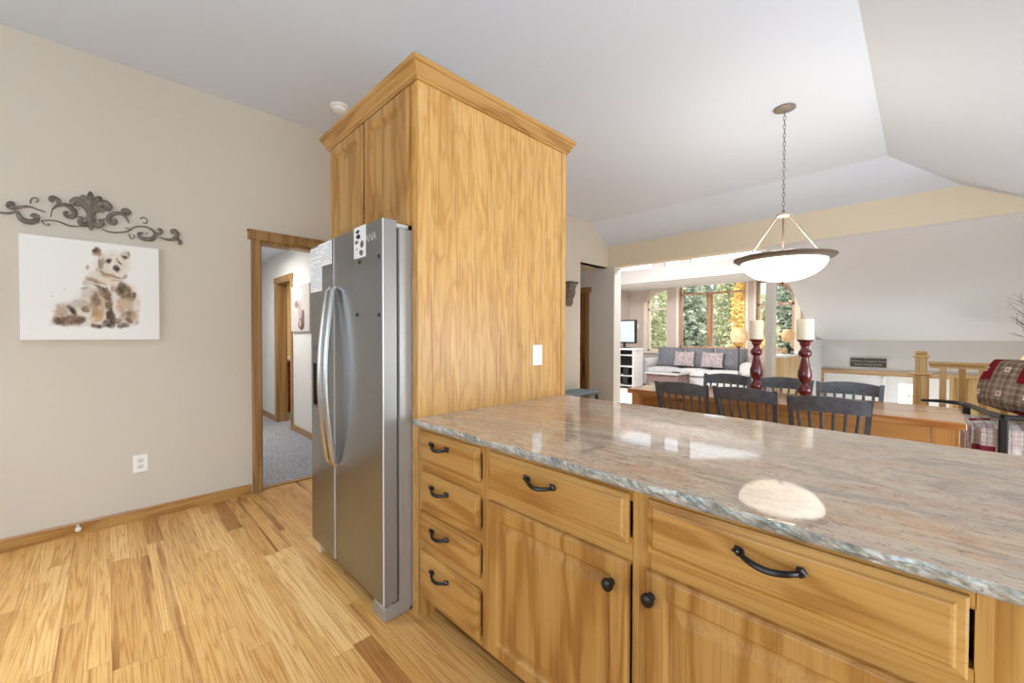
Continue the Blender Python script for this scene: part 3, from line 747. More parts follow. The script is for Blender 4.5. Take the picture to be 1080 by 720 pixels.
for z0, z1 in ((0.731, 0.867), (0.548, 0.685), (0.365, 0.502), (0.123, 0.322)):
    d = part('drawer', MB().rings_panel(-1.598, -1.182, z0, z1, DY, DRAW), oak('X'), r)
    pull(-1.427, {0.731: 0.817, 0.548: 0.63, 0.365: 0.443, 0.123: 0.265}[z0], 0.052, d)
r = root('base_cabinet', 'oak base cabinet beside the drawer stack, one drawer over a door with right knob', 'cabinet', (-0.84, 1.35, 0), 'base cabinets under the granite counter')
carcass(r, -1.155, -0.53, [(-1.155, -1.12), (-0.548, -0.53)], [(-1.12, -0.548, 0.845, 0.876), (-1.12, -0.548, 0.67, 0.745), (-1.12, -0.548, 0.10, 0.14)])
d = part('drawer', MB().rings_panel(-1.130, -0.557, 0.728, 0.866, DY, DRAW), oak('X'), r); pull(-0.865, 0.812, 0.054, d)
BDOOR = [(0, 0), (0, 0.013), (0.005, 0.0185), (0.008, 0.020), (0.050, 0.020), (0.056, 0.016), (0.060, 0.011), (0.068, 0.011), (0.098, 0.0185), (0.104, 0.019)]
d = part('door', MB().rings_panel(-1.128, -0.555, 0.118, 0.682, DY, BDOOR), oak('Z'), r); knob(-0.602, 0.611, d)
r = root('base_cabinet', 'oak base cabinet nearest the camera, wide drawer over a door with left knob', 'cabinet', (-0.21, 1.35, 0), 'base cabinets under the granite counter')
carcass(r, -0.53, 0.088, [(-0.53, -0.495), (0.067, 0.088)], [(-0.495, 0.067, 0.845, 0.876), (-0.495, 0.067, 0.67, 0.745), (-0.495, 0.067, 0.10, 0.14)])
d = part('drawer', MB().rings_panel(-0.502, 0.060, 0.728, 0.868, DY, DRAW), oak('X'), r); pull(-0.223, 0.814, 0.056, d)
d = part('door', MB().rings_panel(-0.503, 0.060, 0.118, 0.682, DY, BDOOR), oak('Z'), r); knob(-0.485, 0.622, d)
r = root('base_cabinet', 'plain oak panel front at the right edge of the picture, under the green granite edge', 'cabinet', (0.6, 1.35, 0), 'base cabinets under the granite counter')
m = MB(); m.box(0.088, 1.2, CY + 0.004, 1.70, 0.10, 0.876)
part('carcass', m, oak('Z'), r)
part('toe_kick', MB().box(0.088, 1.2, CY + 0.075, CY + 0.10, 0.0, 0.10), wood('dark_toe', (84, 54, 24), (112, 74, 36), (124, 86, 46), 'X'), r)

r = root('granite_countertop', 'long polished pink and grey granite countertop with a chiselled front edge', 'countertop', (-0.2, 1.5, 0.876))
rr = random.Random(5)
NX = 260; x0, x1 = -1.6265, 1.25
def wob(x, k): return 0.006 * math.sin(13 * x + k) + 0.005 * math.sin(31 * x + 2 * k) + 0.003 * math.sin(71 * x + 3 * k)
front = []
for i in range(NX + 1):
    x = x0 + (x1 - x0) * i / NX
    front.append((x, 0.980 - 0.014 * max(0, min(1, (x + 0.3) / 0.4)) + wob(x, 0.4) * 0.9 + rr.uniform(-0.002, 0.002)))
m = MB()
top = [(x, y, 0.914) for x, y in front]
bk = [(x, 2.075 + wob(x, 2.0) * 0.6, 0.914) for x, y in front]
bm = m.bm
vt = [bm.verts.new(p) for p in top]; vb = [bm.verts.new(p) for p in bk]
ub = [bm.verts.new((p[0], p[1], 0.878)) for p in bk]; uf = [bm.verts.new((p[0], 1.03, 0.878)) for p in top]
for i in range(NX):
    bm.faces.new((vt[i], vt[i + 1], vb[i + 1], vb[i])); bm.faces.new((vb[i], vb[i + 1], ub[i + 1], ub[i])); bm.faces.new((ub[i], ub[i + 1], uf[i + 1], uf[i]))
for a, b_, c, d in ((vt[0], vb[0], ub[0], uf[0]), (vt[-1], vb[-1], ub[-1], uf[-1])): bm.faces.new((a, b_, c, d))
part('slab', m, granite_mat('granite_polished'), r)
m = MB(); bm = m.bm; rows = []
NZ = 6
for j in range(NZ + 1):
    t = j / NZ; row = []
    for i, (x, y) in enumerate(front):
        yy = y + (1.004 - y) * t ** 1.3
        if 0 < j < NZ: yy += rr.uniform(-0.0028, 0.0022) - 0.004 * sin(pi * t); 
        zz = 0.914 - 0.038 * t + (rr.uniform(-0.0016, 0.0016) if 0 < j < NZ else 0)
        row.append(bm.verts.new((x, yy, zz)))
    rows.append(row)
rows.append([bm.verts.new((x, 1.032, 0.876)) for x, y in front])
for a, b_ in zip(rows, rows[1:]):
    for i in range(NX): bm.faces.new((a[i], a[i + 1], b_[i + 1], b_[i]))
part('chiselled_edge', m, granite_mat('granite_rough', True), r, label='rough grey green chiselled edge')

# switch plate, outlet, door stop
def plate_x(name, x, y, z, w_, h, label, cat, sgn, kind):
    r = root(name, label, cat, (x, y, z - h / 2))
    a, b_ = (x, x + 0.006 * sgn)
    part('cover_plate', MB().box(min(a, b_), max(a, b_), y - w_ / 2, y + w_ / 2, z - h / 2, z + h / 2, 0.002), PLATE, r)
    c, d = (x + 0.005 * sgn, x + 0.009 * sgn)
    if kind == 'switch':
        part('rocker', MB().box(min(c, d), max(c, d), y - 0.016, y + 0.016, z - 0.033, z + 0.033, 0.002), plain('rocker_white', (250, 250, 248), 0.3), r)
    else:
        for dz in (-0.02, 0.02):
            e = part('socket', MB().box(min(c, d), max(c, d), y - 0.016, y + 0.016, z + dz - 0.014, z + dz + 0.014, 0.003), plain('socket_white', (224, 222, 214), 0.4), r)
            s = MB()
            for dy in (-0.006, 0.006): s.box(min(c, d), max(c, d) + 0.0006, y + dy - 0.001, y + dy + 0.001, z + dz - 0.004, z + dz + 0.005)
            part('slot', s, DARK, e)
plate_x('light_switch', -1.63, 1.83, 1.177, 0.085, 0.122, 'white light switch on the oak panel above the counter', 'light switch', 1, 'switch')
plate_x('wall_outlet', XL, 0.155, 0.395, 0.078, 0.122, 'white electrical outlet low on the wall under the bear picture', 'outlet', 1, 'outlet')
r = root('door_stop', 'small silver door stop on the left baseboard', 'door stop', (XL + 0.014, -0.144, 0.056))
part('base', MB().lathe([(0.014, 0), (0.014, 0.006), (0.007, 0.01), (0.006, 0.05)], (XL + 0.014, -0.144, 0.056), 'X', 14), STEELB, r, smooth=True)
part('bumper', MB().lathe([(0.006, 0.05), (0.013, 0.051), (0.015, 0.058), (0.013, 0.067), (0.0, 0.07)], (XL + 0.014, -0.144, 0.056), 'X', 14), plain('bumper_white', (230, 226, 218), 0.4), r, smooth=True)
SCROLLS = [[(-0.443,2.009,0.0064),(-0.404,2.015,0.0064),(-0.377,2.034,0.0053)],[(-0.377,2.034,0.0053),(-0.373,2.013,0.0096),(-0.357,1.985,0.015),(-0.329,1.977,0.016),(-0.305,1.99,0.0139),(-0.3,2.012,0.0128),(-0.311,2.024,0.0107),(-0.323,2.011,0.0064)],[(-0.391,2.057,0.0043),(-0.39,2.073,0.0086),(-0.403,2.077,0.0096),(-0.411,2.059,0.0096),(-0.403,2.043,0.0086),(-0.387,2.047,0.0086),(-0.363,2.06,0.0075),(-0.332,2.07,0.0053),(-0.301,2.061,0.0043),(-0.265,2.049,0.0032)],[(-0.325,2.087,0.0032),(-0.322,2.114,0.0032),(-0.307,2.128,0.0032),(-0.293,2.121,0.0032),(-0.299,2.104,0.0032),(-0.307,2.104,0.0032)],[(-0.28,1.995,0.0032),(-0.244,2.004,0.0043),(-0.207,2.002,0.0043),(-0.162,1.985,0.0053),(-0.108,1.993,0.0032)],[(-0.28,1.995,0.0032),(-0.269,1.972,0.0032),(-0.251,1.971,0.0032),(-0.253,1.982,0.0032)],[(-0.236,2.075,0.0043),(-0.217,2.101,0.0075),(-0.208,2.118,0.0096),(-0.215,2.14,0.0118),(-0.235,2.147,0.0128),(-0.243,2.132,0.0107),(-0.232,2.119,0.0075)],[(-0.217,2.101,0.0075),(-0.184,2.114,0.0107),(-0.155,2.098,0.0139),(-0.142,2.067,0.0139),(-0.158,2.041,0.0128),(-0.178,2.045,0.0107),(-0.183,2.064,0.0096),(-0.169,2.072,0.0064)],[(-0.236,2.075,0.0032),(-0.244,2.024,0.0021)],[(-0.138,2.096,0.0032),(-0.115,2.101,0.0021)],[(-0.139,2.045,0.0032),(-0.1,2.059,0.0021)],[(-0.015,2.059,0.0043),(0.007,2.057,0.0032)],[(-0.039,2.106,0.0032),(-0.011,2.1,0.0032)],[(0.112,2.054,0.0032),(0.095,2.093,0.0075),(0.073,2.112,0.0096),(0.039,2.105,0.0118),(0.015,2.077,0.0139),(0.018,2.042,0.0128),(0.037,2.038,0.0107),(0.047,2.06,0.0086),(0.035,2.069,0.0064)],[(0.073,2.106,0.0064),(0.086,2.109,0.0096),(0.082,2.132,0.0107),(0.098,2.144,0.0118),(0.115,2.129,0.0107),(0.099,2.109,0.0086)],[(-0.02,1.988,0.0032),(0.03,1.978,0.0043),(0.098,1.995,0.0053),(0.143,2.036,0.0043),(0.197,2.046,0.0053),(0.234,2.026,0.0075),(0.271,2.004,0.0053)],[(0.09,2.02,0.0032),(0.125,2.015,0.0032)],[(0.111,1.982,0.0032),(0.12,1.95,0.0032),(0.138,1.963,0.0032),(0.133,1.98,0.0032)],[(0.166,2.095,0.0032),(0.184,2.111,0.0032),(0.205,2.097,0.0032),(0.197,2.069,0.0032),(0.181,2.074,0.0032)],[(0.234,2.026,0.0064),(0.248,2.0,0.0118),(0.229,1.968,0.015),(0.192,1.96,0.015),(0.166,1.97,0.0118),(0.163,1.994,0.0096),(0.183,2.001,0.0064)],[(0.234,2.026,0.0064),(0.262,2.009,0.0096),(0.279,2.024,0.0107),(0.272,2.042,0.0096),(0.257,2.035,0.0064)],[(0.266,1.985,0.0053),(0.309,1.977,0.0086),(0.348,1.986,0.0118),(0.368,2.021,0.0128),(0.354,2.05,0.0118),(0.334,2.041,0.0096),(0.344,2.021,0.0064)],[(0.358,2.0,0.0086),(0.373,1.984,0.0107),(0.388,1.969,0.0107),(0.373,1.954,0.0075)]]
FLEUR = [[(-0.07,2.053,0.0107),(-0.071,2.111,0.0171),(-0.07,2.168,0.0235),(-0.07,2.225,0.0053)],[(-0.074,2.053,0.0096),(-0.085,2.113,0.015),(-0.107,2.148,0.0193),(-0.13,2.156,0.0193),(-0.149,2.136,0.016),(-0.146,2.114,0.0086)],[(-0.073,2.053,0.0086),(-0.082,2.097,0.0128),(-0.099,2.125,0.015),(-0.119,2.132,0.0139),(-0.135,2.119,0.0075)],[(-0.073,2.058,0.0086),(-0.081,2.129,0.015),(-0.092,2.169,0.0182),(-0.113,2.187,0.0086)],[(-0.065,2.055,0.0096),(-0.051,2.115,0.015),(-0.03,2.152,0.0193),(-0.004,2.165,0.0193),(0.018,2.141,0.016),(0.009,2.114,0.0086)],[(-0.066,2.054,0.0086),(-0.056,2.093,0.0128),(-0.038,2.12,0.015),(-0.017,2.125,0.0139),(-0.002,2.111,0.0075)],[(-0.067,2.059,0.0086),(-0.059,2.13,0.015),(-0.043,2.176,0.0182),(-0.02,2.198,0.0086)],[(-0.094,2.053,0.0118),(-0.07,2.051,0.0182),(-0.046,2.059,0.0118)],[(-0.07,2.054,0.0182),(-0.07,2.014,0.0203),(-0.069,1.971,0.0043)],[(-0.078,2.045,0.0096),(-0.089,2.009,0.0139),(-0.107,2.003,0.0139),(-0.119,2.021,0.0128),(-0.111,2.041,0.0096),(-0.102,2.034,0.0064)],[(-0.06,2.044,0.0096),(-0.049,2.01,0.0139),(-0.033,2.006,0.0139),(-0.016,2.027,0.0128),(-0.023,2.047,0.0096),(-0.034,2.038,0.0064)]]

# ------------------------------------------------------------------ wall decor on the left wall
r = root('canvas_picture', 'square white canvas with a brown watercolour bear, hung under the metal scroll', 'picture', (XL, -0.055, 1.26))
part('stretcher', MB().box(XL, XL + 0.032, -0.373, 0.262, 1.261, 1.899, 0.003), plain('canvas_white', (242, 240, 234), 0.85), r)
def bear():
    NB = 150
    # (x, y, rx, ry, tilt, colour, opacity) in hundredths of the canvas-wide sketch
    BR = (128, 104, 84); LB = (176, 152, 128); DB = (84, 68, 58); TAN = (196, 172, 142); CR = (226, 212, 192); OC = (190, 148, 100); GY = (150, 142, 138)
    B = [(330, 620, 330, 26, 0, (206, 194, 182), .5), (120, 545, 125, 95, 5, CR, .75), (330, 480, 175, 165, 0, CR, .8), (560, 470, 115, 170, 0, CR, .8),
         (450, 180, 150, 110, 0, CR, .8), (400, 280, 150, 60, 10, CR, .8),
         (60, 545, 55, 80, 20, LB, .7), (110, 600, 110, 38, 0, BR, .8), (60, 600, 40, 30, 0, DB, .6), (200, 590, 50, 28, 0, DB, .75),
         (140, 520, 26, 50, -35, DB, .85), (170, 575, 60, 24, 10, BR, .6), (240, 510, 28, 26, 0, BR, .85), (230, 470, 60, 40, 20, LB, .5), (180, 470, 60, 40, 0, (200, 190, 182), .7),
         (330, 470, 62, 120, 0, TAN, .85), (320, 440, 40, 55, 10, BR, .7), (330, 560, 60, 60, 0, OC, .55), (300, 510, 30, 60, 0, LB, .6),
         (420, 480, 36, 130, -8, BR, .9), (435, 560, 34, 60, 0, DB, .75), (400, 390, 70, 30, 35, BR, .7), (360, 345, 60, 14, 20, DB, .6),
         (300, 290, 60, 14, 25, BR, .6), (350, 300, 70, 10, 25, OC, .5), (270, 300, 50, 40, 0, LB, .45), (235, 350, 26, 16, 0, GY, .7), (260, 390, 60, 40, 0, (206, 196, 186), .6),
         (420, 620, 46, 34, 0, DB, .8), (330, 645, 60, 16, 0, DB, .75), (300, 640, 24, 14, 0, BR, .8), (480, 600, 50, 24, 0, BR, .7), (530, 640, 48, 22, 0, DB, .75),
         (545, 380, 58, 70, -20, BR, .85), (520, 350, 40, 46, 0, DB, .5), (600, 420, 40, 34, 0, BR, .7), (625, 400, 20, 18, 0, DB, .6), (520, 480, 40, 60, 0, (198, 156, 128), .6), (580, 470, 46, 50, 0, TAN, .7),
         (560, 560, 60, 50, 0, LB, .75), (600, 540, 40, 40, 0, BR, .55), (630, 560, 36, 44, 0, TAN, .6), (580, 600, 30, 26, 0, DB, .55), (460, 360, 24, 36, 0, (170, 120, 100), .6), (455, 420, 20, 50, 15, (232, 230, 226), .8),
         (330, 72, 34, 30, 10, BR, .9), (315, 62, 22, 18, 20, DB, .8), (335, 95, 44, 18, 10, LB, .7), (555, 100, 36, 36, 0, LB, .7), (555, 105, 26, 26, 0, (222, 208, 194), .8), (550, 112, 30, 10, 25, DB, .8), (585, 95, 10, 24, 0, BR, .5),
         (265, 195, 14, 24, 0, OC, .6), (370, 165, 26, 48, 0, LB, .8), (372, 170, 18, 30, 0, (160, 140, 146), .6), (352, 170, 7, 44, 0, BR, .7), (415, 148, 26, 17, 5, DB, .85), (412, 150, 12, 10, 0, (44, 38, 36), .9), (515, 157, 20, 8, 25, DB, .85), (490, 140, 24, 6, 30, BR, .5),
         (480, 210, 34, 26, 0, (74, 62, 60), .95), (478, 200, 22, 10, 0, (120, 106, 104), .5), (450, 170, 14, 50, 15, (240, 234, 226), .7), (430, 262, 60, 12, 10, OC, .6), (490, 272, 60, 7, 0, BR, .7), (490, 292, 56, 8, 0, OC, .5), (555, 258, 22, 14, 0, (176, 116, 92), .6), (380, 235, 30, 24, 30, LB, .6), (400, 240, 50, 10, 25, BR, .45), (330, 210, 12, 20, 0, TAN, .6),
         (10, 410, 6, 5, 0, LB, .6), (90, 365, 5, 5, 0, LB, .6), (255, 345, 5, 4, 0, GY, .6), (660, 520, 14, 16, 0, TAN, .5), (640, 610, 26, 16, 0, LB, .5), (660, 470, 16, 30, 0, (214, 200, 184), .5)]
    from mathutils import noise as mn
    m = bmesh.new(); lay = m.loops.layers.float_color.new('paint')
    y0, y1, z0, z1 = -0.3725, 0.2615, 1.2615, 1.8985; X = XL + 0.0326
    V = [[m.verts.new((X, y0 + (y1 - y0) * i / NB, z0 + (z1 - z0) * j / NB)) for i in range(NB + 1)] for j in range(NB + 1)]
    def colr(i, j):
        u, v = i / NB, 1 - j / NB
        px = 20 + 147 * u; pt = 247 + (px - 20) * 0.109; py = pt + v * (358 - pt)
        cx, cy = (px - 50) * 7.2, (py - 255) * 7.2
        n1 = mn.noise(Vector((cx * .012, cy * .012, 0))); n2 = mn.noise(Vector((cx * .03, cy * .03, 4))); n3 = mn.noise(Vector((cx * .07, cy * .07, 9)))
        cx += 16 * n1 + 9 * n2 + 4 * n3; cy += 16 * mn.noise(Vector((cx * .012, cy * .012, 7))) + 8 * n3
        c = [243, 241, 236]
        for (bx, by, rx, ry, t, k, a) in B:
            ca, sa = cos(radians(t)), sin(radians(t)); dx, dy = cx - bx, cy - by
            q = math.sqrt(((dx * ca + dy * sa) / rx) ** 2 + ((-dx * sa + dy * ca) / ry) ** 2)
            if q < 1.15:
                f = max(0, min(1, (1.15 - q) / 0.5)) * a * (0.98 + 0.5 * n2 + 0.3 * n3)
                f = max(0, min(1, f))
                c = [p + (s - p) * f for p, s in zip(c, k)]
        return lin(c)
    C = [[colr(i, j) for i in range(NB + 1)] for j in range(NB + 1)]
    for j in range(NB):
        for i in range(NB):
            f = m.faces.new((V[j][i], V[j][i + 1], V[j + 1][i + 1], V[j + 1][i]))
            for lp, (a, b_) in zip(f.loops, ((j, i), (j, i + 1), (j + 1, i + 1), (j + 1, i))): lp[lay] = C[a][b_]
    return m
mt, nt, bs = newmat('watercolour')
at = nt.nodes.new('ShaderNodeAttribute'); at.attribute_name = 'paint'; nt.links.new(at.outputs['Color'], bs.inputs['Base Color']); bs.inputs['Roughness'].default_value = 0.85; bs.inputs['Specular IOR Level'].default_value = 0.2
mb = MB(); mb.bm.free(); mb.bm = bear()
part('painted_face', mb, mt, r, label='watercolour of a sitting brown bear')

r = root('scroll_wall_decor', 'aged metal scrollwork with a central fleur de lis, above the bear canvas', 'wall decor', (XL, -0.066, 1.97))
def scroll(L, depth):
    m = MB()
    for st in L:
        P = [Vector((0, y, z)) for y, z, _ in st]; R = [q[2] for q in st]
        # smooth the stroke
        pts, rad = [], []
        n = len(P)
        for i in range(n - 1):
            p0, p1, p2, p3 = P[max(i - 1, 0)], P[i], P[i + 1], P[min(i + 2, n - 1)]
            for k in range(5):
                t = k / 5
                q = 0.5 * ((2 * p1) + (p2 - p0) * t + (2 * p0 - 5 * p1 + 4 * p2 - p3) * t * t + (3 * p1 - p0 - 3 * p2 + p3) * t ** 3)
                pts.append(Vector((XL + depth, q.y, q.z))); rad.append(R[i] + (R[i + 1] - R[i]) * t)
        pts.append(Vector((XL + depth, P[-1].y, P[-1].z))); rad.append(R[-1])
        m.tube(pts, rad, 8, flat=0.5, up=(1, 0, 0))
    return m
m = scroll(SCROLLS, 0.012)
for (y, z) in ((-0.30, 2.02), (0.20, 2.005)): m.cyl((XL, y, z), (XL + 0.012, y, z), 0.004, seg=8)
part('scrolls', m, BRONZE, r, smooth=True, angle=60)
part('fleur_de_lis', scroll(FLEUR, 0.018), BRONZE, r, smooth=True, angle=60)

r = root('smoke_detector', 'round white smoke detector on the ceiling beside the tall oak cabinet', 'smoke detector', (-3.30, 1.33, CZ))
part('base', MB().lathe([(0.0, 0), (0.068, 0), (0.072, -0.010), (0.070, -0.018), (0.052, -0.020)], (-3.30, 1.33, CZ), 'Z', 28), WHITE, r, smooth=True)
part('cover', MB().lathe([(0.052, -0.018), (0.055, -0.030), (0.050, -0.045), (0.035, -0.052), (0.0, -0.054)], (-3.30, 1.33, CZ), 'Z', 28), PLATE, r, smooth=True)

# corbel on the left wall beyond the cabinet
r = root('wall_corbel', 'dark carved corbel bracket high on the wall beyond the tall oak cabinet', 'wall decor', (XL, 5.03, 1.74))
m = MB(); m.prism([(XL, 2.08), (XL + 0.11, 2.08), (XL + 0.105, 2.05), (XL + 0.08, 2.02), (XL + 0.085, 1.95), (XL + 0.06, 1.88), (XL + 0.035, 1.86), (XL + 0.04, 1.80), (XL + 0.015, 1.76), (XL, 1.74)], 'Y', 4.95, 5.10)
part('bracket', m, plain('corbel_stone', (110, 100, 92), 0.8, var=0.25, vscale=25, bumpy=0.5, bscale=60), r)
part('shelf', MB().box(XL, XL + 0.13, 4.93, 5.12, 2.08, 2.11, 0.005), plain('corbel_top', (96, 88, 82), 0.8), r)
r = root('low_bench', 'low dark teal bench against the far end of the left wall', 'bench', (-3.6, 4.85, 0))
part('seat', MB().box(-3.82, -3.42, 4.45, 5.28, 0.41, 0.46, 0.012), plain('bench_teal', (92, 106, 112), 0.6), r)
for (x, y) in ((-3.79, 4.5), (-3.45, 4.5), (-3.79, 5.23), (-3.45, 5.23)): part('leg', MB().box(x - 0.02, x + 0.02, y - 0.02, y + 0.02, 0, 0.412, 0.004), plain('bench_leg', (66, 70, 72), 0.5), r)

# things in the hall
r = root('hall_picture', 'frameless hall picture with a painted bright glow above brown flower shapes, beyond the doorway', 'picture', (-5.62, HY, 1.33))
part('stretcher', MB().box(-5.97, -5.27, HY - 0.03, HY, 1.335, 1.93, 0.003), plain('canvas_pale', (196, 188, 184), 0.85), r)
for i, (x, z, a, b_, c) in enumerate(((-5.70, 1.82, 0.20, 0.085, (248, 238, 216)), (-5.62, 1.55, 0.06, 0.16, (178, 158, 150)), (-5.74, 1.69, 0.085, 0.05, (146, 122, 112)), (-5.66, 1.72, 0.05, 0.03, (196, 176, 166)), (-5.56, 1.43, 0.12, 0.08, (92, 68, 62)), (-5.50, 1.52, 0.06, 0.10, (120, 98, 92)), (-5.60, 1.44, 0.03, 0.05, (206, 190, 182)))):  # first ellipse paints the bright glow on the canvas
    m = MB(); n = 18; rr = random.Random(i + 3)
    m.prism([(x + a * cos(2 * pi * k / n) * rr.uniform(0.82, 1.05), z + b_ * sin(2 * pi * k / n) * rr.uniform(0.82, 1.05)) for k in range(n)], 'Y', HY - 0.0304 - 0.0006 * i, HY - 0.0295)
    part('painted_shape', m, plain('hallpaint_%d_%d_%d' % c, c, 0.8), r)
r = root('bath_vanity', 'red brown vanity cabinet with a white counter seen through the far hall door', 'cabinet', (-7.75, 2.3, 0))
part('carcass', MB().box(-8.27, -7.45, 1.95, 3.3, 0, 0.86, 0.004), wood('cherry', (96, 34, 18), (132, 54, 30), (150, 70, 42), 'Z'), r)
part('counter', MB().box(-8.27, -7.42, 1.93, 3.33, 0.86, 0.90, 0.006), WHITE, r)
for k in range(3):
    d = part('drawer', MB().box(-7.45, -7.43, 1.98, 2.55, 0.08 + 0.26 * k, 0.31 + 0.26 * k, 0.004), wood('cherry', (96, 34, 18), (132, 54, 30), (150, 70, 42), 'Y'), r)
    part('knob', MB().ball((-7.42, 2.26, 0.2 + 0.26 * k), 0.014), BLACKM, d)
r = root('basin_tap', 'small black tap on the white vanity counter in the far bath', 'tap', (-7.6, 2.12, 0.9))
m = MB(); m.cyl((-7.6, 2.12, 0.9), (-7.6, 2.12, 1.02), 0.022); m.tube([(-7.6, 2.12, 1.0), (-7.6, 2.10, 1.05), (-7.55, 2.04, 1.06), (-7.5, 2.0, 1.02)], 0.014)
part('spout', m, BLACKM, r, smooth=True); part('lever', MB().box(-7.64, -7.56, 2.14, 2.16, 1.02, 1.035, 0.003), BLACKM, r)

# ------------------------------------------------------------------ pendant over the dining table
PX, PY = -0.80, 3.87
r = root('pendant_light', 'bowl pendant with a glowing white glass bowl hung on a chain over the dining table', 'pendant light', (PX, PY, CZ))
PM = plain('pendant_pewter', (142, 132, 122), 0.45, metal=0.7); PR = plain('pendant_rim', (112, 98, 86), 0.5, metal=0.5)
part('canopy', MB().lathe([(0.0, -0.002), (0.074, -0.002), (0.076, -0.010), (0.05, -0.022), (0.012, -0.030), (0.0, -0.032)], (PX, PY, CZ), 'Z', 28), PM, r, smooth=True)
m = MB(); z = CZ - 0.03; k = 0
while z > 2.30:
    pts = []
    for a in range(13):
        t = 2 * pi * a / 12
        dx = 0.0085 * sin(t); dz = 0.021 * cos(t)
        pts.append((PX + (dx if k % 2 else 0), PY + (0 if k % 2 else dx), z - 0.018 + dz))
    m.tube(pts, 0.0024, 6); z -= 0.034; k += 1
part('chain', m, PM, r, smooth=True)
part('stem', MB().cyl((PX, PY, 2.30), (PX, PY, 1.90), 0.008, seg=12), PR, r, smooth=True)
part('hub', MB().lathe([(0.0, 0.02), (0.03, 0.02), (0.052, 0.012), (0.052, -0.006), (0.02, -0.016), (0.0, -0.018)], (PX, PY, 2.262), 'Z', 24), plain('hub_pewter', (196, 178, 162), 0.4, metal=0.6), r, smooth=True)
for k in range(3):
    a = math.atan2(PY, PX) + 2 * pi * k / 3
    part('rod', MB().tube([(PX + 0.045 * cos(a), PY + 0.045 * sin(a), 2.255), (PX + 0.27 * cos(a), PY + 0.27 * sin(a), 1.925)], 0.0065, 8), plain('hub_pewter', (196, 178, 162), 0.4, metal=0.6), r, smooth=True)
part('rim', MB().lathe([(0.285, 1.885), (0.335, 1.905), (0.352, 1.917), (0.352, 1.925), (0.335, 1.93), (0.28, 1.92), (0.275, 1.905), (0.285, 1.885)], (PX, PY, 0), 'Z', 48), PR, r, smooth=True)
gb, nt, bs = newmat('glowing_glass')
bs.inputs['Base Color'].default_value = lin((250, 244, 234)); bs.inputs['Emission Color'].default_value = lin((255, 242, 222)); bs.inputs['Emission Strength'].default_value = 1.75; bs.inputs['Roughness'].default_value = 0.3
part('glass_bowl', MB().lathe([(0.298 * sin(radians(t)) , 1.905 - 0.0 - 0.175 * cos(radians(t)) + 0.0) for t in range(90, -1, -6)], (PX, PY, 0), 'Z', 48), gb, r, smooth=True, label='glowing white glass bowl')
part('finial', MB().lathe([(0.0, 1.726), (0.014, 1.73), (0.014, 1.722), (0.006, 1.712), (0.0, 1.708)], (PX, PY, 0), 'Z', 16), PR, r, smooth=True)
lamp('pendant_bulb', 'POINT', (PX, PY, 1.99), 14, WARM, radius=0.12)

# ------------------------------------------------------------------ dining table, chairs, candles
TZ = 0.76
r = root('dining_table', 'long honey pine dining table with a thick plank top', 'table', (-0.95, 4.11, 0))
m = MB()
for k in range(5): m.box(-2.10, 0.20, 3.735 + 0.15 * k, 3.735 + 0.15 * (k + 1) - 0.001, TZ - 0.045, TZ, 0.003)
part('tabletop', m, wood('table_top_pine', (186, 122, 66), (210, 156, 100), (222, 174, 122), 'X', rough=0.16, across=6, rings=4, coat=0.7), r)
m = MB(); m.box(-1.945, 0.044, 3.754, 3.777, 0.60, TZ - 0.045, 0.003); m.box(-1.945, 0.044, 4.445, 4.468, 0.60, TZ - 0.045, 0.003); m.box(-2.06, -2.035, 3.855, 4.365, 0.60, TZ - 0.045, 0.003); m.box(0.145, 0.169, 3.855, 4.365, 0.60, TZ - 0.045, 0.003)
part('apron', m, pine('X'), r)
for (a, b_) in ((-2.06, -1.945), (0.050, 0.175)):
    for (c, d) in ((3.7515, 3.85), (4.37, 4.468)): part('leg', MB().box(a, b_ - 0.003, c, d, 0, TZ - 0.046, 0.002), pine('Z'), r)

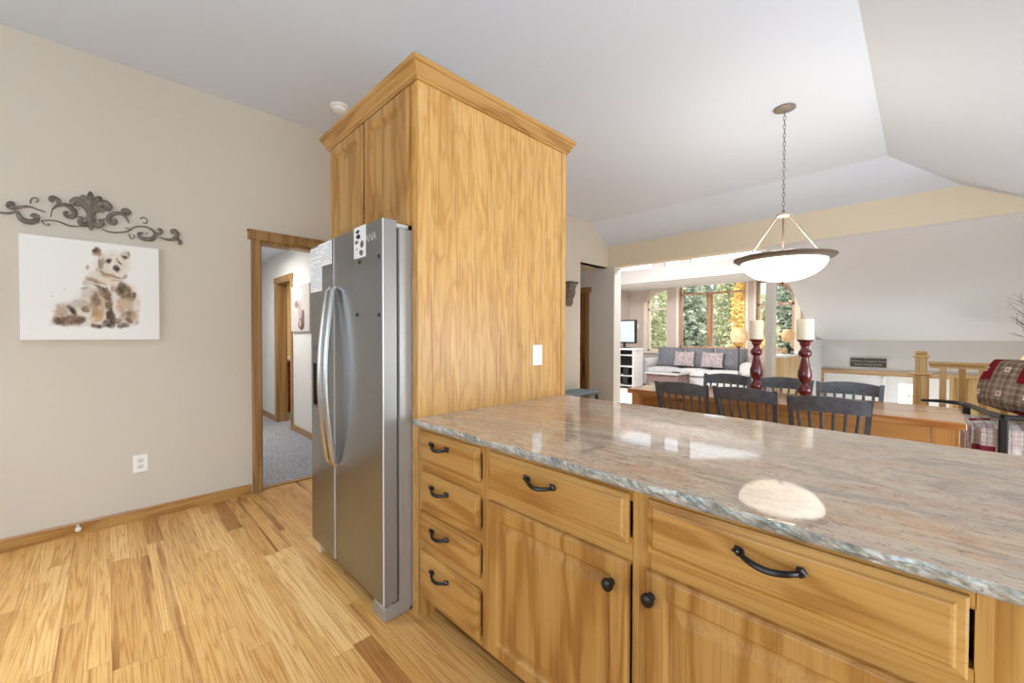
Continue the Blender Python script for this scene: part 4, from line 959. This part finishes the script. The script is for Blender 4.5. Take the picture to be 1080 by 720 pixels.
def make_chair(label, group):
    r = root('dining_chair', label, 'chair', (0, 0, 0), group)
    m = MB(); m.prism([(-0.21, -0.20), (0.21, -0.20), (0.235, 0.10), (0.225, 0.21), (-0.225, 0.21), (-0.235, 0.10)], 'Z', 0.425, 0.458)
    part('seat', m, BLACKP, r)
    for sx in (-1, 1):
        part('leg', MB().tube([(sx * 0.18, 0.17, 0.43), (sx * 0.195, 0.19, 0.2), (sx * 0.205, 0.205, 0)], [0.021, 0.02, 0.015], 10), BLACKP, r, smooth=True)
        part('leg', MB().tube([(sx * 0.165, -0.16, 0.43), (sx * 0.18, -0.20, 0.2), (sx * 0.19, -0.23, 0)], [0.021, 0.02, 0.015], 10), BLACKP, r, smooth=True)
    def crest_y(t): return -0.285 - 0.035 * (1 - t * t)
    for sx in (-1, 1):
        m = MB(); rings = []
        for k in range(8):
            t = k / 7; z = 0.44 + 0.44 * t; x = sx * (0.195 + 0.022 * t); y = -0.17 - 0.125 * t ** 1.25
            rings.append([(x - 0.016, y - 0.011, z), (x + 0.016, y - 0.011, z), (x + 0.016, y + 0.011, z), (x - 0.016, y + 0.011, z)])
        part('back_post', m.loft(rings), BLACKP, r)
    m = MB(); rings = []
    for k in range(17):
        t = -1 + k / 8; x = 0.222 * t; y = crest_y(t); top = 0.886 - 0.018 * abs(t) ** 3 + 0.004 * cos(3 * t); bot = 0.776 + 0.006 * (1 - t * t)
        rings.append([(x, y - 0.012, bot), (x, y + 0.010, bot), (x, y + 0.002, top), (x, y - 0.018, top)])
    part('crest_rail', m.loft(rings), BLACKP, r, smooth=True, angle=50)
    for k in range(6):
        t = -0.78 + 1.56 * k / 5
        part('spindle', MB().tube([(0.17 * t, -0.175, 0.452), (0.195 * t, -0.235 - 0.01 * (1 - t * t), 0.62), (0.212 * t, crest_y(t) + 0.004, 0.80)], [0.010, 0.011, 0.010], 8), BLACKP, r, smooth=True)
    for sx in (-1, 1): part('stretcher', MB().cyl((sx * 0.195, 0.19, 0.19), (sx * 0.182, -0.205, 0.19), 0.010, seg=8), BLACKP, r, smooth=True)
    return r
CL = ['black slat back dining chair on the counter side of the table, leftmost of the three',
      'black slat back dining chair on the counter side of the table, middle of the three',
      'black slat back dining chair on the counter side of the table, rightmost of the three']
FL = ['black dining chair on the far side of the table, leftmost, left of the candles',
      'black dining chair on the far side of the table, middle, between the candles',
      'black dining chair on the far side of the table, rightmost, just right of the candles']
c0 = make_chair(CL[0], 'dining chairs around the table')
spots = [(-1.50, 3.86, 0.02, CL[0]), (-0.985, 3.86, -0.03, CL[1]), (-0.475, 3.74, 0.10, CL[2]), (-1.45, 4.38, pi + 0.02, FL[0]), (-0.95, 4.38, pi - 0.04, FL[1]), (-0.44, 4.32, pi + 0.03, FL[2])]
for i, (x, y, a, l) in enumerate(spots):
    if i == 0: c0.location = (x, y, 0); c0.rotation_euler = (0, 0, a)
    else: dup(c0, (x, y, 0), a, l)

CAND = plain('candle_wax', (244, 236, 214), 0.5, spec=0.3); REDW = plain('red_lacquer', (94, 20, 30), 0.22, var=0.15, vscale=12, coat=0.6)
def candlestick(x, y, s, l1, l2, rad):
    q = root('candlestick', l1, 'candlestick', (x, y, TZ), 'candlesticks on the dining table')
    H_ = 0.505 * s
    P = [(0.0, 0), (0.058, 0), (0.060, 0.012), (0.046, 0.024), (0.030, 0.040), (0.028, 0.055), (0.046, 0.075), (0.050, 0.10), (0.040, 0.125), (0.026, 0.140), (0.024, 0.150), (0.042, 0.175), (0.049, 0.21), (0.048, 0.24), (0.036, 0.29), (0.026, 0.345), (0.025, 0.36), (0.040, 0.372), (0.046, 0.39), (0.044, 0.41), (0.030, 0.425), (0.024, 0.44), (0.026, 0.452), (0.040, 0.468), (0.036, 0.478), (0.052, 0.492), (0.056, 0.498), (0.056, 0.505), (0.0, 0.505)]
    part('turned_stem', MB().lathe([(a, b_ * s) for a, b_ in P], (x, y, TZ), 'Z', 28), REDW, q, smooth=True, angle=50)
    zc = TZ + H_
    k = root('pillar_candle', l2, 'candle', (x, y, zc), 'candles on the candlesticks')
    part('wax', MB().lathe([(0.0, 0), (rad, 0), (rad, 0.158), (rad - 0.004, 0.164), (rad - 0.012, 0.163), (0.0, 0.155)], (x, y, zc), 'Z', 28), CAND, k, smooth=True)
    part('wick', MB().cyl((x, y, zc + 0.15), (x + 0.002, y, zc + 0.17), 0.0012, seg=6), DARK, k)
candlestick(-1.02, 4.02, 1.0, 'turned dark red candlestick, the left one on the dining table', 'cream pillar candle on the left red candlestick', 0.053)
candlestick(-0.667, 4.0, 1.0, 'turned dark red candlestick, the right one on the dining table', 'cream pillar candle on the right red candlestick', 0.059)

# ------------------------------------------------------------------ stair railing
r = root('stair_railing', 'pale wood stair railing with a capped newel post and flat balusters', 'railing', (0.5, YF, 0))
NXc, NYc = -0.005, YF
m = MB(); m.box(NXc - 0.062, NXc + 0.062, NYc - 0.062, NYc + 0.062, 0, 0.885, 0.004); m.box(NXc - 0.046, NXc + 0.046, NYc - 0.046, NYc + 0.046, 0.885, 1.075)
n_ = part('newel_post', m, palewood('Z'), r)
part('newel_molding', MB().box(NXc - 0.085, NXc + 0.085, NYc - 0.085, NYc + 0.085, 0.885, 0.905, 0.006), palewood('X'), n_)
m = MB(); m.box(NXc - 0.065, NXc + 0.065, NYc - 0.065, NYc + 0.065, 1.07, 1.095, 0.006); m.box(NXc - 0.05, NXc + 0.05, NYc - 0.05, NYc + 0.05, 1.095, 1.138, 0.014)
part('newel_cap', m, palewood('X'), n_)
part('handrail', MB().box(0.05, 1.85, YF - 0.035, YF + 0.035, 0.99, 1.03, 0.010, 2), palewood('X'), r)
part('subrail', MB().box(0.055, 1.85, YF - 0.018, YF + 0.018, 0.962, 0.991), palewood('X'), r)
part('bottom_rail', MB().box(0.055, 1.85, YF - 0.02, YF + 0.02, 0.06, 0.10, 0.004), palewood('X'), r)
k = 0.156
while k < 1.8:
    part('baluster', MB().box(k - 0.026, k + 0.026, YF - 0.011, YF + 0.011, 0.098, 0.965, 0.003), palewood('Z'), r); k += 0.135

r = root('wall_sign', 'small dark wooden sign with two lines of pale lettering above the stairwell door', 'sign', (-0.656, EY - 0.02, 0.755))
part('board', MB().box(-0.892, -0.42, EY - 0.022, EY, 0.757, 0.908, 0.004), plain('sign_dark', (72, 68, 62), 0.7, var=0.15, vscale=14), r)
SG = plain('sign_letters', (176, 172, 162), 0.7)
text_mesh('Welcome, Friends & Family', 0.042, SG, (-0.656, EY - 0.0225, 0.858), RXZ, 'lettering', r)
text_mesh('Gather & Stay Awhile', 0.042, SG, (-0.656, EY - 0.0225, 0.800), RXZ, 'lettering', r)

# ------------------------------------------------------------------ armchair with quilt cushions
def quilt(name, cell, red, cloths, redrule, hi=(206, 192, 176)):
    m, nt, b = newmat(name)
    tc = nt.nodes.new('ShaderNodeTexCoord'); uv = nt.nodes.new('ShaderNodeSeparateXYZ'); nt.links.new(tc.outputs['UV'], uv.inputs[0])
    u = math_(nt, 'DIVIDE', uv.outputs[0], cell[0]); v = math_(nt, 'DIVIDE', uv.outputs[1], cell[1])
    fu, fv = math_(nt, 'FRACT', u), math_(nt, 'FRACT', v); iu, iv = math_(nt, 'FLOOR', u), math_(nt, 'FLOOR', v)
    cb = nt.nodes.new('ShaderNodeCombineXYZ'); nt.links.new(iu, cb.inputs[0]); nt.links.new(iv, cb.inputs[1]); cb.inputs[2].default_value = 4.0
    wn = nt.nodes.new('ShaderNodeTexWhiteNoise'); wn.noise_dimensions = '3D'; nt.links.new(cb.outputs[0], wn.inputs['Vector'])
    base = ramp(nt, wn.outputs['Value'], [(i / len(cloths), c) for i, c in enumerate(cloths)], 'CONSTANT').outputs[0]
    pu = math_(nt, 'GREATER_THAN', math_(nt, 'SINE', math_(nt, 'MULTIPLY', fu, 25.1)), 0.3); pv = math_(nt, 'GREATER_THAN', math_(nt, 'SINE', math_(nt, 'MULTIPLY', fv, 25.1)), 0.3)
    pl = math_(nt, 'MULTIPLY', math_(nt, 'ADD', pu, pv), 0.22)
    base = mixc(nt, pl, base, lin(hi))
    pu2 = math_(nt, 'GREATER_THAN', math_(nt, 'SINE', math_(nt, 'MULTIPLY', fu, 12.6)), 0.8)
    base = mixc(nt, math_(nt, 'MULTIPLY', pu2, 0.35), base, lin((84, 60, 56)))
    isred = math_(nt, 'MULTIPLY', math_(nt, 'LESS_THAN', math_(nt, 'FLOORED_MODULO', iu, redrule[0]), 0.5), math_(nt, 'LESS_THAN', math_(nt, 'FLOORED_MODULO', math_(nt, 'ADD', iv, 1.0), redrule[1]), 0.5))
    base = mixc(nt, isred, base, lin(red))
    du, dv = math_(nt, 'ABSOLUTE', math_(nt, 'SUBTRACT', fu, 0.5)), math_(nt, 'ABSOLUTE', math_(nt, 'SUBTRACT', fv, 0.5))
    sq = math_(nt, 'MAXIMUM', du, dv)
    base = mixc(nt, math_(nt, 'LESS_THAN', sq, 0.11), base, lin((222, 210, 192)))
    base = mixc(nt, math_(nt, 'LESS_THAN', sq, 0.045), base, lin((176, 120, 104)))
    w = noise(nt, coords(nt, (1, 1, 1)), 40, 4, 0.7)
    base = mixc(nt, 0.5, base, ramp(nt, w, [(0.3, (170, 165, 160)), (0.7, (255, 255, 255))]).outputs[0], 'MULTIPLY')
    nt.links.new(base, b.inputs['Base Color']); b.inputs['Roughness'].default_value = 0.9; b.inputs['Specular IOR Level'].default_value = 0.15
    return m
def box_uv(o, sh=(5, 5)):
    me = o.data; uv = me.uv_layers.new(name='uv')
    for p in me.polygons:
        n = p.normal; k = max(range(3), key=lambda i: abs(n[i]))
        a, b_ = [(1, 2), (0, 2), (0, 1)][k]
        for li in p.loop_indices:
            co = me.vertices[me.loops[li].vertex_index].co; uv.data[li].uv = (co[a] + sh[0], co[b_] + sh[1])
Q1 = quilt('patchwork_red_brown', (0.155, 0.20), (128, 26, 34), [(124, 104, 86), (138, 120, 102), (116, 98, 80)], (2, 2))
Q2 = quilt('plaid_quilt', (0.12, 0.14), (132, 44, 62), [(204, 198, 194), (164, 142, 138), (214, 208, 204), (190, 176, 172)], (3, 3), (232, 228, 226))
r = root('armchair', 'black wooden armchair with plaid quilted seat, beyond the right end of the table', 'armchair', (0.6, 5.15, 0))
m = MB(); m.softbox((0.63, 5.12, 0.50), (0.70, 0.66, 0.24), puff=0.2)
s = part('seat_cushion', m, Q2, r, smooth=True, label='plaid patchwork seat cushion'); box_uv(s)
part('seat_base', MB().box(0.27, 1.0, 4.77, 5.50, 0.30, 0.39, 0.01), BLACKW, r)
s = part('skirt', MB().box(0.262, 0.29, 4.83, 5.46, 0.16, 0.60, 0.008), Q2, r, label='plaid quilt hanging at the side'); box_uv(s)
s = part('skirt', MB().box(0.32, 1.0, 4.75, 4.775, 0.16, 0.60, 0.008), Q2, r, label='plaid quilt hanging at the near side'); box_uv(s)
for (x, y) in ((0.29, 5.52), (0.435, 4.74), (1.03, 4.78), (1.03, 5.52)):
    part('leg', MB().box(x - 0.024, x + 0.024, y - 0.024, y + 0.024, 0, 0.685, 0.008), BLACKW, r)
m = MB(); m.tube([(0.0, 5.58, 0.675), (0.10, 5.57, 0.682), (0.22, 5.55, 0.682), (0.30, 5.45, 0.68), (0.335, 5.29, 0.678), (0.375, 5.02, 0.68), (0.435, 4.75, 0.69)], [0.012, 0.016, 0.018, 0.020, 0.020, 0.020, 0.022], 10)
part('arm_rail', m, BLACKW, r, smooth=True, label='curved black arm rail')
m = MB(); m.tube([(0.435, 4.74, 0.69), (0.6, 4.76, 0.695), (0.85, 4.77, 0.695), (1.05, 4.79, 0.69)], 0.021, 10)
part('arm_rail', m, BLACKW, r, smooth=True)
part('back_rest', MB().box(1.0, 1.06, 4.80, 5.52, 0.39, 0.98, 0.02), BLACKW, r)
RP = Matrix.Rotation(radians(-32), 3, 'Z') @ Matrix.Rotation(radians(6), 3, 'Y') @ Matrix.Rotation(radians(-18), 3, 'X'); CP = Vector((0.65, 5.03, 0.885))
m = MB(); m.softbox(CP, (0.62, 0.26, 0.38), rot=RP, puff=0.8, pinch=-0.14)
s = solo('throw_pillow', m, Q1, 'red and brown patchwork pillow leaning in the black armchair', 'pillow', smooth=True)
uvl = s.data.uv_layers.new(name='uv')
for lp in s.data.loops:
    c_ = RP.transposed() @ (s.data.vertices[lp.vertex_index].co + s.location - CP)
    uvl.data[lp.index].uv = (c_.x + 0.30 + 0.155 - 0.055, c_.z + 0.20)

# console with lamp and twigs behind the armchair
r = root('console_table', 'narrow dark console table behind the armchair, in front of the stair railing', 'table', (1.05, 5.86, 0))
part('tabletop', MB().box(0.62, 1.55, 5.60, 6.06, 0.70, 0.735, 0.006), BLACKW, r)
for (x, y) in ((0.66, 5.64), (1.51, 5.64), (0.66, 6.02), (1.51, 6.02)): part('leg', MB().box(x - 0.02, x + 0.02, y - 0.02, y + 0.02, 0, 0.701, 0.004), BLACKW, r)
r = root('table_lamp', 'table lamp with a cream cone shade at the right edge, on the console', 'lamp', (0.80, 5.72, 0.735))
part('base', MB().lathe([(0.0, 0), (0.07, 0), (0.07, 0.015), (0.03, 0.03), (0.045, 0.10), (0.05, 0.16), (0.02, 0.24), (0.012, 0.34), (0.0, 0.35)], (0.80, 5.72, 0.735), 'Z', 24), BRONZE, r, smooth=True)
part('lamp_shade', MB().lathe([(0.205, 0.315), (0.08, 0.58), (0.077, 0.58), (0.20, 0.315), (0.205, 0.315)], (0.80, 5.72, 0.735), 'Z', 32), plain('shade_cream', (240, 222, 178), 0.8, emit=(255, 226, 170), estr=0.35), r, smooth=True)
r = root('twig_vase', 'vase of dry bare twigs at the right edge, beside the table lamp', 'vase', (1.04, 5.97, 0.735))
part('vase', MB().lathe([(0.0, 0), (0.06, 0), (0.09, 0.08), (0.085, 0.18), (0.045, 0.26), (0.05, 0.30), (0.04, 0.30), (0.0, 0.1)], (1.04, 5.97, 0.735), 'Z', 24), plain('vase_glaze', (120, 96, 78), 0.35), r, smooth=True)
m = MB(); rr = random.Random(11)
for k in range(16):
    a = rr.uniform(2.4, 3.9) if k < 12 else rr.uniform(1.3, 2.2); sp = rr.uniform(0.25, 0.66); h = rr.uniform(0.50, 0.90)
    base = Vector((1.04, 5.97, 0.95)); tip = Vector((1.04 + sp * cos(a), 5.99 + 0.04 * sin(a), 0.735 + h))
    mid = base.lerp(tip, 0.5) + Vector((0, 0, 0.06))
    m.tube([base, mid, tip], [0.004, 0.003, 0.0015], 5)
    for j in range(5):
        p = mid.lerp(tip, rr.random()); d = Vector((rr.uniform(-0.13, 0.03), rr.uniform(-0.02, 0.02), rr.uniform(0.02, 0.12)))
        m.tube([p, p + d], [0.002, 0.001], 4)
part('twigs', m, plain('twig', (118, 100, 84), 0.8), r)

# ------------------------------------------------------------------ great room furniture
SOFA = plain('sofa_grey', (112, 113, 118), 0.9, var=0.1, vscale=18, sheen=0.3); SOFL = plain('sofa_light', (208, 206, 206), 0.9, var=0.05, vscale=20)
r = root('sofa', 'long pale sofa with grey back cushions under the great room window', 'sofa', (-3.85, 10.15, 0))
part('base', MB().box(-5.0, -2.72, 9.78, 10.55, 0.06, 0.34, 0.03, 2), SOFL, r)
part('back', MB().box(-4.98, -2.74, 10.38, 10.62, 0.3, 0.88, 0.07, 3), SOFL, r)
for x in (-5.05, -2.66):
    m = MB(); m.box(x - 0.11, x + 0.11, 9.76, 10.56, 0.06, 0.56, 0.03, 2); m.cyl((x, 9.74, 0.58), (x, 10.56, 0.58), 0.135, seg=20)
    part('arm', m, SOFL, r, smooth=True)
for k in range(3):
    x = -4.56 + 0.71 * k
    part('seat_cushion', MB().softbox((x, 10.03, 0.42), (0.70, 0.60, 0.17), puff=0.25), SOFL, r, smooth=True)
    part('back_cushion', MB().softbox((x, 10.30, 0.745), (0.66, 0.27, 0.50), rot=Matrix.Rotation(radians(-8), 3, 'X'), puff=0.6, pinch=0.05), SOFA, r, smooth=True, label='grey back cushion')
for (x, y) in ((-4.95, 9.83), (-2.77, 9.83), (-4.95, 10.5), (-2.77, 10.5)): part('foot', MB().cyl((x, y, 0), (x, y, 0.07), 0.03, seg=10), BLACKW, r)
PIL = plain('pillow_mauve', (156, 144, 144), 0.9, var=0.3, vscale=40)
for x, l in ((-4.12, 'mauve patterned throw pillow, the left one on the sofa'), (-3.47, 'mauve patterned throw pillow, the right one on the sofa')):
    solo('throw_pillow', MB().softbox((x, 10.08, 0.72), (0.48, 0.14, 0.36), rot=Matrix.Rotation(radians(-16), 3, 'X'), puff=0.5, pinch=0.06), PIL, l, 'pillow', smooth=True, group='throw pillows on the sofa')
r = root('coffee_table', 'low square coffee table with a pale glossy top in front of the sofa', 'table', (-4.17, 9.25, 0))
part('tabletop', MB().box(-4.57, -3.77, 8.9, 9.6, 0.41, 0.44, 0.006), plain('grey_top', (186, 184, 184), 0.2), r)
part('apron', MB().box(-4.53, -3.81, 8.94, 9.56, 0.2, 0.41, 0.006), plain('mauve_wood', (122, 98, 94), 0.5), r)
for (x, y) in ((-4.52, 8.95), (-3.82, 8.95), (-4.52, 9.55), (-3.82, 9.55)): part('leg', MB().box(x - 0.025, x + 0.025, y - 0.025, y + 0.025, 0, 0.412, 0.004), plain('mauve_wood', (122, 98, 94), 0.5), r)
r = root('remote_control', 'small black remote control on the coffee table', 'remote control', (-4.0, 9.3, 0.44))
part('shell', MB().box(-4.09, -3.91, 9.27, 9.32, 0.44, 0.458, 0.006), plain('gloss_black', (10, 10, 11), 0.2), r)
m = MB()
for k in range(6): m.box(-4.08 + 0.026 * k, -4.07 + 0.026 * k, 9.285, 9.305, 0.457, 0.4605)
part('buttons', m, plain('button_grey', (120, 120, 122), 0.5), r)
r = root('tv_stand', 'black and white media stand with open shelves at the left of the great room', 'tv stand', (-5.2, 9.15, 0))
TW = plain('stand_white', (226, 224, 222), 0.5)
part('top', MB().box(-5.75, -4.86, 8.95, 9.45, 0.94, 0.98, 0.005), TW, r)
for x in (-5.73, -4.90): part('side', MB().box(x - 0.015, x + 0.015, 8.96, 9.44, 0, 0.94, 0.003), TW, r)
for z in (0.06, 0.30, 0.52, 0.80): part('shelf', MB().box(-5.73, -4.90, 8.97, 9.42, z, z + 0.02, 0.002), TW, r)
part('back_panel', MB().box(-5.73, -4.90, 9.42, 9.44, 0.04, 0.94), plain('stand_black', (26, 26, 28), 0.6), r)
r = root('television', 'flat television on the media stand at the left of the great room', 'television', (-5.25, 9.2, 0.98))
rt = Matrix.Rotation(radians(12), 3, 'Z')
part('stand_foot', MB().box(-5.42, -5.12, 9.12, 9.30, 0.98, 1.0, 0.004), plain('gloss_black', (10, 10, 11), 0.2), r)
part('neck', MB().box(-5.30, -5.24, 9.20, 9.23, 1.0, 1.12), plain('gloss_black', (10, 10, 11), 0.2), r)
part('bezel', MB().box(-5.62, -4.93, 9.185, 9.235, 1.10, 1.68, 0.008), plain('gloss_black', (10, 10, 11), 0.2), r)
part('screen', MB().box(-5.59, -4.985, 9.181, 9.187, 1.135, 1.65), plain('screen_window_glow', (170, 180, 182), 0.15, emit=(190, 204, 206), estr=0.25), r, label='grey screen with the window reflection put into its glow')  # reflected window imitated by pale colour and weak emission
for (x, z, sx, c) in ((-5.7, 0.545, 0.22, (40, 40, 44)), (-5.35, 0.545, 0.28, (30, 30, 32))):
    pass
for i, (x, z, w_, h) in enumerate(((-5.62, 0.08, 0.12, 0.16), (-5.2, 0.08, 0.14, 0.18), (-5.60, 0.32, 0.16, 0.15), (-5.18, 0.32, 0.13, 0.16))):
    q = root('storage_box', ['black storage box, lower left shelf of the media stand', 'black storage box, lower right shelf of the media stand', 'black storage box, middle left shelf of the media stand', 'black storage box, middle right shelf of the media stand'][i], 'box', (x + w_ / 2, 9.15, z), 'boxes on the media stand')
    part('box', MB().box(x, x + w_, 9.0, 9.3, z, z + h - 0.02, 0.004), plain('box_black', (34, 34, 36), 0.6), q)
    part('lid', MB().box(x - 0.004, x + w_ + 0.004, 8.996, 9.304, z + h - 0.02, z + h, 0.003), plain('box_lid', (60, 60, 62), 0.6), q)
plq = root('wall_switch', 'tiny white switch plate on the wall between the television and the left window', 'light switch', (-5.78, GY, 1.49))
part('cover_plate', MB().box(-5.83, -5.73, GY - 0.008, GY, 1.49, 1.62, 0.002), PLATE, plq)
part('rocker', MB().box(-5.80, -5.76, GY - 0.012, GY - 0.007, 1.52, 1.59, 0.002), PLATE, plq)

AMB = plain('amber_mica', (214, 178, 132), 0.6, var=0.16, vscale=9, emit=(255, 214, 158), estr=0.16)
def globe(c, rx, h):
    return MB().lathe([(rx * 0.45, 0.0), (rx * 0.85, 0.12 * h), (rx, 0.4 * h), (rx * 0.97, 0.7 * h), (rx * 0.72, 0.95 * h), (rx * 0.6, h), (rx * 0.56, h), (rx * 0.93, 0.7 * h), (rx * 0.95, 0.4 * h), (rx * 0.8, 0.13 * h), (rx * 0.42, 0.01)], c, 'Z', 28)
fx, fy = -2.74, 9.5
r = root('floor_lamp', 'floor lamp with an amber globe shade in front of the right end of the sofa', 'lamp', (fx, fy, 0))
part('base', MB().lathe([(0.0, 0), (0.14, 0), (0.14, 0.02), (0.04, 0.04), (0.0, 0.05)], (fx, fy, 0), 'Z', 24), BLACKM, r, smooth=True)
part('pole', MB().cyl((fx, fy, 0.04), (fx, fy, 1.14), 0.011, seg=10), BLACKM, r, smooth=True)
m = MB()
for k in range(4):
    a = pi / 4 + k * pi / 2
    m.tube([(fx, fy, 1.02), (fx + 0.07 * cos(a), fy + 0.07 * sin(a), 1.08), (fx + 0.10 * cos(a), fy + 0.10 * sin(a), 1.15)], 0.007, 6)
part('shade_cradle', m, BLACKM, r, smooth=True)
part('lamp_shade', globe((fx, fy, 1.13), 0.165, 0.32), AMB, r, smooth=True)
lx, ly = -1.385, 7.08
r = root('ledge_lamp', 'small lamp with an amber shade and dark sculpted base on the white ledge', 'lamp', (lx, ly, 1.035))
m = MB(); m.box(lx - 0.06, lx + 0.06, ly - 0.09, ly + 0.09, 1.035, 1.05, 0.004); m.ball((lx, ly + 0.02, 1.10), 0.05, 0.8, 1.1, 1.1); m.ball((lx, ly - 0.04, 1.15), 0.028); m.cyl((lx, ly, 1.05), (lx, ly, 1.215), 0.012)
m.tube([(lx, ly - 0.05, 1.05), (lx, ly - 0.05, 1.10)], 0.018)
part('base', m, plain('sculpt_dark', (44, 46, 46), 0.5), r, smooth=True)
part('lamp_shade', globe((lx, ly, 1.20), 0.085, 0.19), AMB, r, smooth=True)
m = MB(); m.softbox((lx, 6.86, 1.075), (0.07, 0.15, 0.08), puff=0.5)
solo('ledge_ornament', m, plain('ornament_amber', (190, 160, 110), 0.6, var=0.3, vscale=30), 'small tan ornament on the white ledge left of the lamp', 'ornament', smooth=True)

# ------------------------------------------------------------------ trees outside the great room windows
def leafmat(name, a, b_, c):
    m, nt, bs = newmat(name)
    f = noise(nt, coords(nt, (1, 1, 1)), 3.5, 3, 0.7)
    nt.links.new(ramp(nt, f, [(0.3, a), (0.5, b_), (0.68, c)]).outputs[0], bs.inputs['Base Color'])
    bs.inputs['Roughness'].default_value = 0.7; bs.inputs['Specular IOR Level'].default_value = 0.3
    tr = nt.nodes.new('ShaderNodeBsdfTranslucent'); mx = nt.nodes.new('ShaderNodeMixShader'); mx.inputs[0].default_value = 0.35
    nt.links.new(nt.nodes['Color Ramp'].outputs[0] if 'Color Ramp' in nt.nodes else bs.inputs['Base Color'].links[0].from_socket, tr.inputs[0])
    o = nt.nodes['Material Output']; nt.links.new(bs.outputs[0], mx.inputs[1]); nt.links.new(tr.outputs[0], mx.inputs[2]); nt.links.new(mx.outputs[0], o.inputs[0])
    return m
CON = leafmat('conifer_needles', (112, 126, 110), (160, 172, 152), (204, 212, 194))  # leaf tones here and below paled to imitate bright outdoor haze
YEL = leafmat('autumn_leaves', (210, 172, 90), (232, 202, 120), (246, 228, 168))
OLV = leafmat('pale_leaves', (140, 146, 112), (186, 190, 152), (222, 220, 190))
BRK = plain('bark', (92, 76, 62), 0.9, var=0.25, vscale=10)
def tree(kind, x, y, h, w_, n, mat, label, seed, group):
    rr = random.Random(seed); z0 = -3.2
    q = root(kind, label, 'tree', (x, y, z0), group)
    part('trunk', MB().tube([(x, y, z0), (x + 0.05, y, z0 + h * 0.5), (x, y, z0 + h * 0.95)], [0.16, 0.1, 0.02], 8), BRK, q, smooth=True)
    m = MB(); b = m.bm
    for k in range(n):
        if 'conifer' in kind:
            t = rr.random() ** 0.75; t = 1 - t; zz = z0 + h * (0.06 + 0.94 * t); rad = w_ * (1 - t) ** 0.55 * rr.uniform(0.25, 1) ** 0.5; a = rr.uniform(0, 2 * pi)
            zz -= 0.25 * rad; s = rr.uniform(0.06, 0.16)
        else:
            a = rr.uniform(0, 2 * pi); ph = rr.uniform(-1, 1); rad = w_ * math.sqrt(max(0, 1 - ph * ph)) * rr.uniform(0.2, 1) ** 0.4 * (0.8 + 0.3 * sin(3 * a + 5 * ph)); zz = z0 + h * (0.58 + 0.42 * ph); s = rr.uniform(0.05, 0.12)
        c = Vector((x + rad * cos(a), y + rad * sin(a), zz))
        u = Vector((rr.gauss(0, 1), rr.gauss(0, 1), rr.gauss(0, 0.6))).normalized(); v = u.cross(Vector((rr.gauss(0, 1), rr.gauss(0, 1), rr.gauss(0, 1)))).normalized()
        b.faces.new([b.verts.new(c + u * s), b.verts.new(c + v * s * 0.45), b.verts.new(c - u * s), b.verts.new(c - v * s * 0.45)])
    part('foliage', m, mat, q)
TG = 'trees outside the great room windows'
tree('conifer_tree', -5.75, 14.6, 6.75, 1.3, 13000, CON, 'grey green conifer seen through the left half of the centre window', 1, TG)
tree('broadleaf_tree', -4.75, 16.6, 7.0, 1.15, 11000, OLV, 'pale olive tree behind the yellow one, right of the centre mullion', 12, TG)
tree('conifer_tree', -7.2, 19.4, 7.5, 1.4, 11000, CON, 'conifer behind, left of the centre window', 3, TG)
tree('conifer_tree', -4.3, 20.4, 7.5, 1.5, 10000, CON, 'conifer behind, at the right edge of the centre window', 2, TG)
tree('broadleaf_tree', -7.75, 14.8, 6.5, 0.95, 7000, OLV, 'pale olive tree seen through the left arched window', 4, TG)
tree('aspen_tree', -3.75, 13.7, 6.6, 0.44, 5000, YEL, 'bright yellow autumn tree at the right of the centre window', 5, TG)
tree('conifer_tree', -3.5, 18.3, 7.35, 0.8, 9000, CON, 'conifer seen through the right arched window', 6, TG)
tree('broadleaf_tree', -9.6, 19.5, 7.3, 1.35, 9000, OLV, 'pale olive tree farther back, at the left arched window', 7, TG)
for i, (x, l) in enumerate(((-15.5, 'tall hazy conifer at the back, far left of the row'), (-12.2, 'tall hazy conifer at the back, behind the left arched window'), (-8.9, 'tall hazy conifer at the back of the centre window, left of the mullion'), (-5.6, 'tall hazy conifer at the back, behind the right arched window'))):
    tree('conifer_tree', x, 27.5, 8.8, 1.62, 9000, CON, l, 20 + i, TG)
